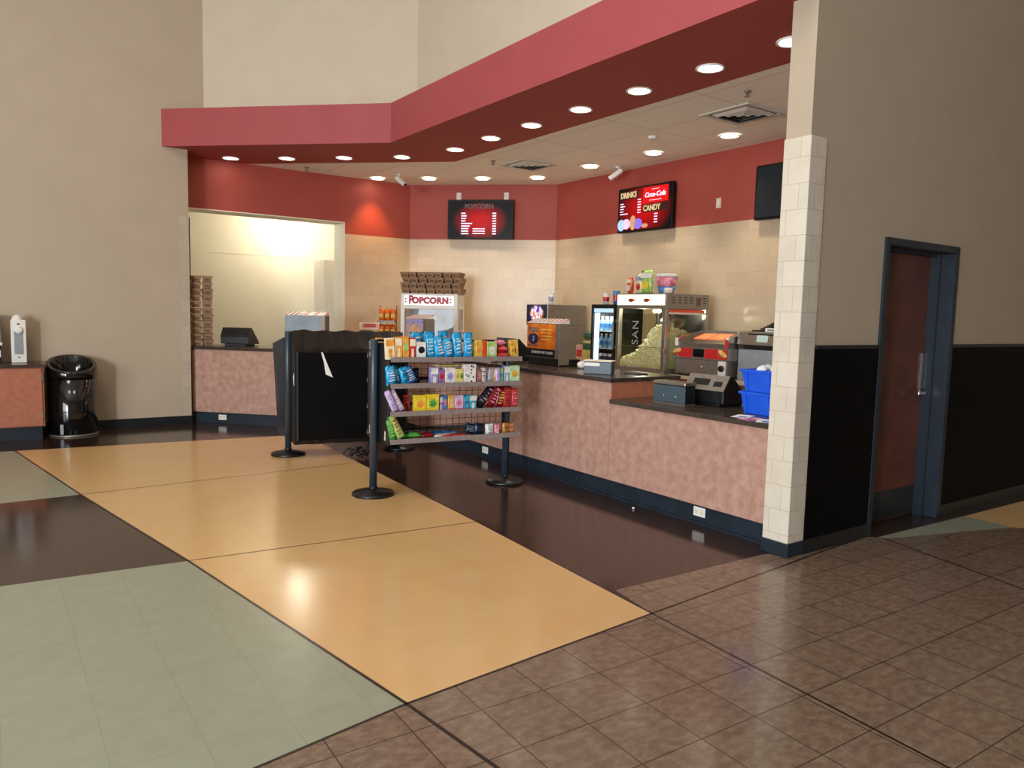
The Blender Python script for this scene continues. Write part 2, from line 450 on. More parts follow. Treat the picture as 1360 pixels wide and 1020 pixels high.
# rest of the lobby, out of the picture
m = M(); m.box(-7.2, -7, -7, -3, 0, LZ); m.box(-7.2, -7, 4, 11, 0, LZ); m.box(-7.2, -7, -3, 4, 3.6, LZ); struct(m.build('wall_west', 'beige_paint'))
m = M(); m.box(-7.2, 14.2, -7.2, -7, 0, LZ); struct(m.build('wall_rear', 'beige_paint'))
m = M(); m.box(14, 14.2, -7, 3, 0, LZ); struct(m.build('wall_east', 'beige_paint'))
m = M(); m.box(-7.2, 14.2, -7.2, 11.3, LZ, LZ + .1); struct(m.build('ceiling_lobby', 'white_paint'))
w = bpy.data.objects.new('window_1', None); COL.objects.link(w); struct(w); w.location = (-7.1, .5, 0)
m = M()
for yy in (-3.5, -1.75, 0, 1.75, 3.5): m.box(-.05, .05, yy - .04, yy + .04, 0, 3.6)
for zz in (.04, 2.3, 3.56): m.box(-.05, .05, -3.5, 3.5, zz - .04, zz + .04)
m.build('window_frame', 'door_frame', w)
m = M(); m.box(-.004, .004, -3.46, 3.46, .08, 3.52); m.build('window_pane', GLASS, w)

# door on the right
d = bpy.data.objects.new('door_1', None); COL.objects.link(d); struct(d); d.location = (5.287, 2.951, 0)
W = 6.375 - 5.287
m = M()
for a, b in ((0, .055), (W - .055, W)): m.box(a, b, -.018, .21, 0, 2.19, bev=.004)
m.box(.055, W - .055, -.018, .21, 2.135, 2.19, bev=.004)
m.box(.055, .075, .11, .165, 0, 2.135); m.box(W - .085, W - .055, .09, .165, 0, 2.135); m.box(.055, W - .055, .11, .165, 2.115, 2.135)
m.build('door_frame', 'door_frame', d)
m = M(); m.box(.06, W - .06, .165, .207, .008, 2.13, bev=.003); m.build('door_panel', 'door_wood', d)
m = M(); m.box(.08, W - .1, .161, .165, .015, .25); m.build('kick_plate', 'kick_plate', d)
m = M(); m.box(W - .135, W - .09, .155, .165, 1.0, 1.34, bev=.003); m.build('latch_guard', 'steel', d)
m = M(); m.lathe([(.03, 0), (.03, .012), (.012, .014), (.012, .05)], 16)
hp = m.build('handle', 'chrome', d, loc=(W - .12, .163, 1.02), rot=(PI / 2, 0, 0))
m = M(); m.box(-.11, .012, -.015, .015, .038, .056, bev=.006, seg=2); m.build('lever', 'chrome', hp)

# ================================================================== COUNTERS
def outlet(label, loc, rz, group=None, sw=False, name='wall_outlet', cat='outlet', ww=.115, hh=.072):
    o = thing(name, label, cat, loc, rz, group)
    m = M(); m.box(-ww / 2, ww / 2, -.006, 0, -hh / 2, hh / 2, bev=.002); m.build('cover_plate', 'white_plastic' if not sw else 'ivory_plastic', o)
    m = M()
    if sw: m.box(-.012, .012, -.012, -.006, -.03, .03)
    else:
        for s in (-1, 1):
            m.box(s * .026 - .016, s * .026 + .016, -.009, -.006, -.016, .016, bev=.002)
    m.build('socket' if not sw else 'switch_paddle', 'ivory_plastic' if not sw else 'white_plastic', o)
    return o
# low service counter
t = thing('low_counter', 'low pink laminate counter with dark top beside the white tiled pillar', 'counter', (4.45, 3.15, 0))
m = M(); m.box(0, .75, 0, 1.69, .15, .825); m.build('laminate_front', 'laminate', t)
m = M(); m.box(.02, .73, 0, 1.69, 0, .15); m.box(.0, .03, 0, 1.69, 0, .02); m.build('kick_base', 'kick_base', t)
m = M(); m.box(-.025, .79, -.005, 1.685, .825, .862, bev=.004); m.build('countertop', 'counter_top', t)
# high counter
t = thing('high_counter', 'high pink laminate counter with dark top, right of the candy rack', 'counter', (4.45, 4.85, 0))
m = M(); m.prism([(0, -.006), (.8, -.006), (.75, 4.18), (0, 3.865)], .15, 1.005); m.build('laminate_front', 'laminate', t)
m = M(); m.box(.02, .73, -.008, 3.86, 0, .15); m.box(.0, .03, 0, 3.86, 0, .02); m.build('kick_base', 'kick_base', t)
m = M(); m.box(.01, .84, -.012, -.004, .862, 1.0); m.build('end_panel', 'orange_and_shaded_laminate', t)  # same laminate as the front; darker orange paints in its warm shade
m = M(); m.prism([(-.025, -.02), (.86, -.02), (.80, 4.2), (-.025, 3.855)], 1.005, 1.043, bev=.004); m.build('countertop', 'counter_top', t)
# angled counter at left
t = thing('angled_counter', 'pink laminate counter with dark top below the bright cream opening at left', 'counter', (0, 0, 0))
m = M(); m.prism([(4.447, 8.722), (5.197, 9.032), (3.0, 11.23), (2.305, 11.23), (2.305, 10.865)], .15, 1.0); m.build('laminate_front', 'laminate', t)
m = M(); m.prism([(4.447, 8.75), (5.197, 9.06), (3.02, 11.22), (2.325, 11.22), (2.325, 10.872)], 0, .15); m.build('kick_base', 'kick_base', t)
m = M(); m.prism([(4.427, 8.708), (5.247, 9.055), (3.05, 11.24), (2.29, 11.24), (2.29, 10.845)], 1.005, 1.043, bev=.004); m.build('countertop', 'counter_top', t)
outlet('white outlet in dark base of low counter near the pillar', (4.464, 3.81, .098), FX)
outlet('white outlet in dark counter base, seen beneath the candy rack', (4.464, 6.84, .085), FX)
outlet('white outlet in dark base of the angled left counter', (2.62, 10.555, .085), R45)
# back counter
t = thing('back_counter', 'wooden back counter along the tiled wall carrying the popcorn machines', 'counter', (0, 0, 0))
bc = [(6.56, 3.2), (7.46, 3.2), (7.46, 9.53), (5.79, 11.2), (4.72, 11.2), (4.72, 10.98), (6.56, 9.14)]
m = M(); m.prism([(6.66, 3.2), (7.46, 3.2), (7.46, 9.53), (5.79, 11.2), (4.76, 11.2), (4.76, 11.0), (6.66, 9.1)], 0, .88); m.build('cabinet_body', 'wood', t)
m = M(); m.prism(bc, .88, .92, bev=.004); m.build('countertop', 'bounce_worktop', t)
for k, yy in enumerate((3.6, 4.45, 5.3, 6.15)):
    m = M(); m.box(6.64, 6.66, yy - .4, yy + .4, .12, .86, bev=.004); dd = m.build('door', 'wood', t)
    m = M(); m.box(6.634, 6.642, yy + .28, yy + .32, .62, .76, bev=.004); m.build('finger_pull', 'dark_gap', dd)
m = M(); m.box(6.636, 6.66, 4.86, 5.28, .3, .86, bev=.004); m.build('drawer', 'dull_steel', t)

# ================================================================== LIGHTS IN THE CEILING
def downlight(label, x, y, group):
    o = thing('recessed_downlight', label, 'downlight', (x, y, CZ), 0, group)
    m = M(); m.lathe([(.118, -.004), (.118, -.012), (.098, -.012), (.098, -.002)], 32, cap=False); m.build('trim_ring', 'white_plastic', o)
    m = M(); m.lathe([(0, -.006), (.098, -.006)], 32, cap=False); m.build('lamp', 'downlight', o)
    return o
first = None
def place_light(label, x, y, group, watts, ang, col=(1, .88, .7)):
    global first
    if first is None: first = downlight(label, x, y, group)
    else: dup(first, (x, y, CZ), 0, label, group)
    L = bpy.data.lights.new('downlight_beam', 'SPOT'); L.energy = watts; L.spot_size = ang; L.spot_blend = .7; L.shadow_soft_size = .09; L.color = col
    lo = bpy.data.objects.new('downlight_beam', L); COL.objects.link(lo); lo.location = (x, y, CZ - .03)
sof = [(2.863, 10.94), (3.468, 10.419), (4.051, 9.834), (4.626, 9.257), (4.93, 8.388), (4.933, 7.577), (4.935, 6.78), (4.935, 5.957), (4.935, 5.14), (4.935, 4.323), (4.93, 3.55)]
WS, WC = 30, 75
for k, (x, y) in enumerate(sof):
    place_light('round downlight in the red soffit, %s from the left' % ORD[k + 1], x, y, 'downlights in the red soffit', 6 if k == 0 else WS, 1.4)
cei = [(5.084, 11.0), (5.691, 10.46), (6.304, 9.894), (6.885, 9.273), (6.904, 8.091), (6.922, 6.912), (6.905, 5.722), (6.905, 4.55)]
for k, (x, y) in enumerate(cei[:7]):
    place_light('round downlight in the white tile ceiling, %s from the left' % ORD[k + 1], x, y, 'downlights in the tile ceiling', WC, 1.45, (1, .46, .12) if k == 0 else (1, .89, .72))

def vent(label, x, y):
    o = thing('ceiling_vent', label, 'vent', (x, y, CZ))
    m = M()
    for a, b, c, e in ((-.3, .3, -.3, -.25), (-.3, .3, .25, .3), (-.3, -.25, -.25, .25), (.25, .3, -.25, .25)): m.box(a, b, c, e, -.012, 0)
    m.build('frame', 'vent_metal', o)
    m = M(); m.box(-.25, .25, -.25, .25, -.004, 0); m.build('duct_opening', 'dark_gap', o)
    for s in (.22, .15, .08):
        m = M()
        for sx, sy in ((1, 0), (-1, 0), (0, 1), (0, -1)):
            if sx: m.poly([(sx * s, -s, -.006), (sx * s, s, -.006), (sx * (s - .045), s - .045, -.03), (sx * (s - .045), -s + .045, -.03)])
            else: m.poly([(-s, sy * s, -.006), (s, sy * s, -.006), (s - .045, sy * (s - .045), -.03), (-s + .045, sy * (s - .045), -.03)])
        m.build('louver', 'vent_metal', o)
    return o
vent('square ceiling vent near the pillar, above the blank screen', 6.28, 5.05)
vent('square ceiling vent above the menu screen with the popcorn prices', 6.2, 8.55)
def sprinkler(label, x, y):
    o = thing('fire_sprinkler', label, 'sprinkler', (x, y, CZ + .006))
    m = M(); m.lathe([(.035, 0), (.03, -.012), (.012, -.014), (.012, -.03)], 14); m.build('escutcheon', 'dull_steel', o)
    m = M(); m.lathe([(.028, -.052), (.028, -.048), (.006, -.046), (.006, -.03)], 14); m.build('deflector', 'dull_steel', o)
sprinkler('small fire sprinkler in tile ceiling closest to the pillar', 5.7, 4.55)
sprinkler('small fire sprinkler in tile ceiling left of the middle ceiling vent', 5.7, 8.69)
sprinkler('small fire sprinkler at far left of the tile ceiling', 3.92, 10.9)
o = thing('smoke_detector', 'small white ceiling sensor between the two ceiling vents', 'sensor', (6.28, 6.3, CZ))
m = M(); m.lathe([(.05, 0), (.05, -.02), (.03, -.035), (0, -.035)], 20); m.build('housing', 'white_plastic', o)
m = M(); m.lathe([(.008, -.035), (.008, -.04), (0, -.04)], 8); m.build('indicator', 'dark_gap', o)
def camera_thing(label, loc, rz, lens):
    o = thing('security_camera', label, 'camera', loc, rz)
    m = M(); m.lathe([(.045, 0), (.045, -.012), (.012, -.02), (.012, -.07)], 16); m.build('mount', 'white_plastic', o)
    m = M(); m.T = Matrix.Rotation(.6, 4, 'X'); m.box(-.035, .035, -.13, .08, -.03, .03, bev=.012, seg=2); b = m.build('camera_body', 'white_plastic', o, loc=(0, -.01, -.09))
    m = M(); m.T = Matrix.Rotation(.6, 4, 'X') @ Matrix.Translation((0, -.13, 0)) @ Matrix.Rotation(PI / 2, 4, 'X'); m.lathe([(.024, 0), (.024, .006), (0, .006)], 16); m.build('lens', 'gloss_black', b)
camera_thing('white security camera hanging from ceiling at the left wall corner', (5.18, 10.45, CZ), .35, True)
camera_thing('white security camera hanging from ceiling above the drinks menu screen', (7.2, 7.85, CZ), FX - .9, True)

# ================================================================== SCREENS AND WALL PLATES
MT['tv_case'] = mat('tv_case', '08090a', '0c0d0e', rough=.4, spec=.25)
def screen_mat(name, kind):
    m, nt, b = base_mat(name, .3, 0, .15)
    b.inputs['Base Color'].default_value = (.004, .004, .005, 1)
    tc = N(nt, 'ShaderNodeTexCoord')
    mp = N(nt, 'ShaderNodeMapping')
    mp.inputs['Location'].default_value = (0, 0, .1) if kind == 1 else (.0, 0, .02)
    mp.inputs['Scale'].default_value = (2.2, 0, 3.2) if kind == 1 else (1.9, 0, 2.6)
    gr = N(nt, 'ShaderNodeTexGradient', gradient_type='SPHERICAL')
    cr = N(nt, 'ShaderNodeValToRGB')
    e = cr.color_ramp.elements
    e[0].position = 0.0; e[0].color = rgb('0a0506'); e[1].position = .75; e[1].color = rgb('c0060c')
    nt.links.new(tc.outputs['Object'], mp.inputs['Vector']); nt.links.new(mp.outputs[0], gr.inputs['Vector'])
    nt.links.new(gr.outputs['Fac'], cr.inputs['Fac']); nt.links.new(cr.outputs['Color'], b.inputs['Emission Color'])
    b.inputs['Emission Strength'].default_value = 1.0
    return m
MT['txt_white'] = emit_mat('menu_text', 'e6d8ee', .9)
MT['txt_dim'] = emit_mat('menu_title_dim', '3c4144', .6)
MT['txt_gold'] = emit_mat('menu_title_gold', 'c9b183', .8)
MT['red_block'] = emit_mat('menu_red_block', 'b8060e', 1.0)
MT['plate_dark'] = emit_mat('menu_title_plate', '2a1013', .7)
MT['food_blue'] = emit_mat('menu_food_blue', '8fb2e8', .8)
MT['food_pink'] = emit_mat('menu_food_pink', 'e3b5d6', .8)
MT['food_tan'] = emit_mat('menu_food_tan', 'b99070', .8)
MT['food_violet'] = emit_mat('menu_food_violet', '7d6ad8', .8)
def tv(label, loc, rz, w, h, mt):
    o = thing('menu_screen', label, 'screen', loc, rz)
    m = M(); m.box(-w / 2, w / 2, 0, .06, -h / 2, h / 2, bev=.006); m.build('housing', 'tv_case', o)
    m = M(); m.box(-w / 2 + .022, w / 2 - .022, -.003, 0, -h / 2 + .025, h / 2 - .022); s = m.build('display', mt, o)
    m = M(); m.box(-.2, .2, .06, .1, -.15, .15); m.build('wall_bracket', 'dull_steel', o)
    return o, s
# left screen (popcorn list)
n = Vector((-.7071, -.7071, 0))
c = Vector((6.624, 10.404, 3.067)) + n * .1 - Vector((0, 0, 0))
t1, s1 = tv('menu screen with a popcorn price list on red, on the angled back wall', c, R45, 1.07, .62, screen_mat('screen_popcorn', 1))
letters('POPCORN', .1, 'txt_dim', s1, (-.02, -.006, .2), bold=.002)
m = M()
for k, wd in enumerate((.07, .09, .08, .07, .18, .14, .12, .12, .12)):
    m.box(-.31, -.31 + wd, -.006, -.003, .085 - k * .04, .103 - k * .04)
for k in range(9): m.box(.2, .26, -.006, -.003, .085 - k * .04, .103 - k * .04)
for k in range(3): m.box(-.12, .08, -.006, -.003, -.155 - k * .037, -.142 - k * .037)
m.build('price_list', 'txt_white', s1)
# right screen (drinks and candy)
t2, s2 = tv('menu screen headed drinks and candy on the right back wall', (7.385, 7.513, 3.047), FX, 1.03, .605, screen_mat('screen_drinks', 2))
m = M(); m.box(-.47, -.11, -.005, -.003, .15, .25); m.build('title_plate', 'plate_dark', s2)
letters('DRINKS', .105, 'txt_gold', s2, (-.3, -.007, .2), bold=.003, sx=.85)
m = M(); m.box(-.02, .44, -.005, -.003, .06, .27); m.build('drink_logo_panel', 'red_block', s2)
letters('Coca-Cola', .088, 'txt_white', s2, (.2, -.008, .165), shear=.35, bold=.002, name='drink_logo')
m = M(); m.box(.1, .32, -.006, -.005, .09, .097); m.box(.14, .28, -.006, -.005, .232, .238); m.build('logo_line', 'txt_white', s2)
m = M(); m.box(-.02, .44, -.005, -.003, -.06, .045); m.build('title_plate', 'plate_dark', s2)
letters('CANDY', .105, 'txt_gold', s2, (.15, -.007, -.01), bold=.003, sx=.85)
m = M()
for k, wd in enumerate((.06, .09, .07, .06, .15)): m.box(-.46, -.46 + wd, -.006, -.003, .085 - k * .035, .098 - k * .035)
for k in range(6): m.box(-.12, -.06, -.006, -.003, .12 - k * .035, .133 - k * .035)
for k in range(4): m.box(.2, .26, -.006, -.003, -.1 - k * .036, -.086 - k * .036)
m.build('price_list', 'txt_white', s2)
for nm, cl, pts in (('food_picture', 'food_blue', (-.43, -.2, .07, .08)), ('food_picture', 'food_pink', (-.33, -.19, .08, .07)), ('food_picture', 'food_tan', (-.2, -.18, .06, .1)), ('food_picture', 'food_violet', (-.1, -.2, .08, .07)), ('food_picture', 'food_tan', (.03, -.235, .06, .03))):
    x, z, a, b = pts
    m = M(); m.poly([(x + a * math.cos(q * PI / 10), -.0065, z + b * math.sin(q * PI / 10)) for q in range(20)]); m.build(nm, cl, s2)
MT['blank_screen'] = mat('blank_screen', '16212a', '18242d', rough=.2)
t3, s3 = tv('blank dark screen on the red wall next to the pillar', (7.375, 5.17, 3.035), FX, 1.07, .615, 'blank_screen')
for k, (px_, lab) in enumerate(((-.39, 'small white outlet plate above left end of the popcorn menu screen'), (.39, 'small white outlet plate above right end of the popcorn menu screen'))):
    q = Vector((6.632, 10.398, 3.445)) + Vector((.7071, -.7071, 0)) * px_
    outlet(lab, q, R45, 'outlet plates above the popcorn screen', ww=.075, hh=.115)
outlet('ivory switch plate on red wall between the two right screens', (7.485, 6.32, 3.0), FX, sw=True, name='switch_plate', cat='switch', ww=.075, hh=.12)
o = thing('wall_notice', 'small red and white notice on the tiled wall left of the chip bags', 'sign', (5.08, 11.25, 1.33))
m = M(); m.box(-.18, .18, -.008, 0, -.055, .055); m.build('board', 'paper', o)
m = M(); m.box(-.14, .14, -.01, -.008, -.03, .04); m.build('print', 'pink_carton', o)
m = M()
for k in range(2): m.box(-.1, .1, -.012, -.01, -.012 + k * .026, .004 + k * .026)
m.build('print', 'red_panel', o)

# ================================================================== STANCHIONS AND RACKS
def stanchion():
    o = thing('stanchion_post', 'black post with round base, standing on yellow tiles left of the candy rack', 'post', (2.70, 5.89, 0), 0, 'queue posts')
    m = M(); m.lathe([(.178, 0), (.182, .012), (.175, .026), (.06, .05), (.04, .055), (0, .055)], 40); m.build('base', 'black_plastic', o)
    m = M(); m.lathe([(.033, .05), (.033, 1.33), (.028, 1.338), (0, 1.34)], 24); m.build('post', 'post_metal', o)
    m = M(); m.lathe([(.037, .05), (.037, .075)], 24); m.build('collar', 'black_plastic', o)
    return o
A, B_, C_, D_ = Vector((2.66, 7.98, 0)), Vector((2.70, 5.89, 0)), Vector((3.98, 5.75, 0)), Vector((3.89, 7.79, 0))
st = stanchion()
dup(st, C_, 0, 'black post with round base on dark floor under right end of candy rack', 'queue posts')
dup(st, A, 0, 'black post with round base at left edge of the covered black rack', 'queue posts')
dup(st, D_, 0, 'black post mostly hidden between covered rack and candy rack, base showing', 'queue posts')

# candy rack between two posts
ang = math.atan2(C_.y - B_.y, C_.x - B_.x); LEN = (C_ - B_).length
rk = thing('candy_rack', 'candy rack of four shelves hung between two black posts', 'rack', (B_.x, B_.y, 0), ang)
SZ = [1.163, .945, .713, .482]      # shelf lip bottoms
for s in (1, -1):
    for k, z in enumerate(SZ):
        if s == -1 and k == 0: pass
        m = M()
        d0, d1 = (-.3, -.012) if s == 1 else (.012, .3)
        m.box(.05, LEN - .05, d0, d1, z + .012, z + .018)
        sh = m.build('shelf', 'black_plastic', rk)
        m = M(); yy = -.3 if s == 1 else .3
        m.extr([(yy - .012 * s, z), (yy - .006 * s, z), (yy + .004 * s, z + .04), (yy - .002 * s, z + .04)], .04, LEN - .02); m.build('price_channel', 'shelf_lip', sh)
m = M()
for k in range(20):
    x = .05 + k * (LEN - .1) / 19; m.box(x - .0016, x + .0016, -.006, -.002, .47, 1.33)
for k in range(18):
    z = .48 + k * .05; m.box(.04, LEN - .04, -.003, .001, z - .0016, z + .0016)
m.build('wire_grid', 'wire', rk)
m = M(); m.box(.03, LEN - .03, -.012, .012, 1.318, 1.34, bev=.003); m.build('top_rail', 'black_plastic', rk)
m = M(); m.box(.03, LEN - .03, -.012, .012, .45, .472, bev=.003); m.build('bottom_rail', 'black_plastic', rk)
for x in (.034, LEN - .04):
    e = M()
    if x < .1:
        e.box(x, x + .008, -.27, .27, .47, 1.31, bev=.003)
    else:
        e.box(x, x + .012, -.02, .02, .47, 1.32)
    ep = e.build('end_panel', 'black_plastic', rk)
    if x < .1:
        m = M()
        for dy in (-.2, .2):
            for z in (.52, .56, 1.2, 1.26, 1.3): m.box(x - .004, x + .002, dy - .012, dy + .012, z - .018, z + .018)
        m.build('slot', 'ivory_plastic', ep)

# candy packages --------------------------------------------------------------
def pack_mat(nm, c1, c2, rough=.35, scale=18):
    if nm not in MT: MT[nm] = mat(nm, c1, c2, rough=rough, scale=scale, detail=2, lo=.42, hi=.55)
    return nm
PC = {'sky blue': ('1593cf', '4cc0ec'), 'orange': ('e08a2a', 'efb45a'), 'cream': ('efdcb0', 'f6edd4'), 'red': ('b8202a', 'd04a44'), 'white': ('d8d4d2', 'f2efec'), 'red orange': ('cf3f1c', 'e05a28'),
      'lime green': ('8fbf52', 'bcd88e'), 'yellow': ('e6c21e', 'f0d648'), 'gold': ('cf9a2c', 'e8bf5c'), 'pale yellow': ('d3c46a', 'e4dc9a'), 'violet': ('8f86c8', 'b9b2e2'), 'lavender': ('c3a6d6', 'e0cdea'),
      'purple': ('77508e', 'a579ac'), 'grey': ('8b8088', 'a89da4'), 'brown': ('7d5648', '9b7564'), 'blue grey': ('8a97ab', 'aab6c6'), 'teal': ('1f8fa6', '54c2cf'), 'dark red': ('6e0f1c', '92202c'), 'navy': ('15233c', '2c3d5a'),
      'green': ('2f8a3c', '74b84e'), 'pink': ('d66a86', 'eba6b4'), 'blue': ('2b62a8', '5b94cf'), 'gold brown': ('a86a24', 'd8a35c'), 'black': ('14141c', '2b2b38'), 'mint': ('a8d4a0', 'cfe8c4'), 'peach': ('e6b08a', 'f1cfae')}
for k, (a, b) in PC.items(): MT['pack_' + k.replace(' ', '_')] = mat('pack_' + k.replace(' ', '_'), a, b, rough=.24, scale=22, detail=3, lo=.4, hi=.62, bump=.25)
def pm(c): return 'pack_' + c.replace(' ', '_')
def carton(name, label, cat, w, h, dp, c, c2, parent_xf, group, art='oval'):
    o = thing(name, label, cat, (0, 0, 0), 0, group)
    m = M(); m.box(-w / 2, w / 2, 0, dp, 0, h, bev=.002); m.build('carton', pm(c), o)
    m = M()
    if art == 'oval': m.poly([(w * .36 * math.cos(q * PI / 8), -.0008, h * .55 + h * .2 * math.sin(q * PI / 8)) for q in range(16)])
    elif art == 'dots':
        for q in range(9):
            x, z = random.uniform(-.36, .36) * w, random.uniform(.1, .9) * h
            rr = random.uniform(.04, .09) * w; m.poly([(x + rr * math.cos(v * PI / 5), -.0008, z + rr * math.sin(v * PI / 5)) for v in range(10)])
    elif art == 'burst':
        m.poly([((.4 if q % 2 else .24) * w * math.cos(q * PI / 8), -.0008, h * .5 + (.3 if q % 2 else .2) * h * math.sin(q * PI / 8)) for q in range(16)])
    else:
        m.box(-w * .5, w * .5, -.0008, 0, h * .62, h * .94); m.box(-w * .2, w * .2, -.0008, 0, h * .12, h * .5)
    m.build('print', pm(c2), o)
    return o
def bag_mesh(w, h, dp, seed=0):
    rnd = random.Random(seed); m = M(); nu, nv = 9, 12; G = {}
    for side in (-1, 1):
        for i in range(nu):
            for j in range(nv):
                a, b = i / (nu - 1), j / (nv - 1)
                e = (1 - abs(2 * a - 1) ** 2.4) * (1 - abs(2 * min(max((b - .06) / .88, 0), 1) - 1) ** 3)
                t = dp / 2 * max(e, 0) ** .55 * (1 + rnd.uniform(-.18, .18) * (e > .05))
                wob = 1 - .05 * math.sin(PI * b)
                edge = i in (0, nu - 1) or j in (0, nv - 1)
                if edge and side == 1: G[(1, i, j)] = G[(-1, i, j)]; continue
                zz = b * h + (.004 * (-1) ** i if j in (0, nv - 1) else 0)
                G[(side, i, j)] = m._v(((a - .5) * w * wob, dp / 2 + side * t, zz))
        for i in range(nu - 1):
            for j in range(nv - 1):
                m._f([G[(side, i, j)], G[(side, i + 1, j)], G[(side, i + 1, j + 1)], G[(side, i, j + 1)]], True)
    return m
def bag(name, label, cat, w, h, dp, c, c2, group, seed):
    o = thing(name, label, cat, (0, 0, 0), 0, group)
    bag_mesh(w, h, dp, seed).build('pouch', pm(c), o)
    m = M(); rn = random.Random(seed)
    for q in range(5):
        z = h * (.22 + .13 * q); a, b = -w * rn.uniform(.12, .32), w * rn.uniform(.12, .32); y = -dp * .06 - .003
        m.poly([(a, y, z), (b, y, z + rn.uniform(0, .01)), (b * .9, y, z + h * rn.uniform(.03, .1)), (a * .9, y, z + h * rn.uniform(.03, .08))])
    m.build('print', pm(c2), o)
    return o
rackM = Matrix.Translation((B_.x, B_.y, 0)) @ Matrix.Rotation(ang, 4, 'Z')
def put(o, s, dist, z, lean=0.0, back=0.0, flat=0.0):
    """set a package on a rack shelf: s along the rack, dist towards the viewer from the grid"""
    mm = rackM @ Matrix.Translation((s, -dist, z)) @ Matrix.Rotation(flat, 4, 'Z') @ Matrix.Rotation(lean, 4, 'Y') @ Matrix.Rotation(back, 4, 'X')
    o.location = mm.to_translation(); o.rotation_euler = mm.to_euler()
S = lambda p: (p - 509) / 176 * 1.29          # shelf mark (cm scale of the front lip) to metres along the rack
shelf_name = ['top', 'second', 'third', 'bottom']
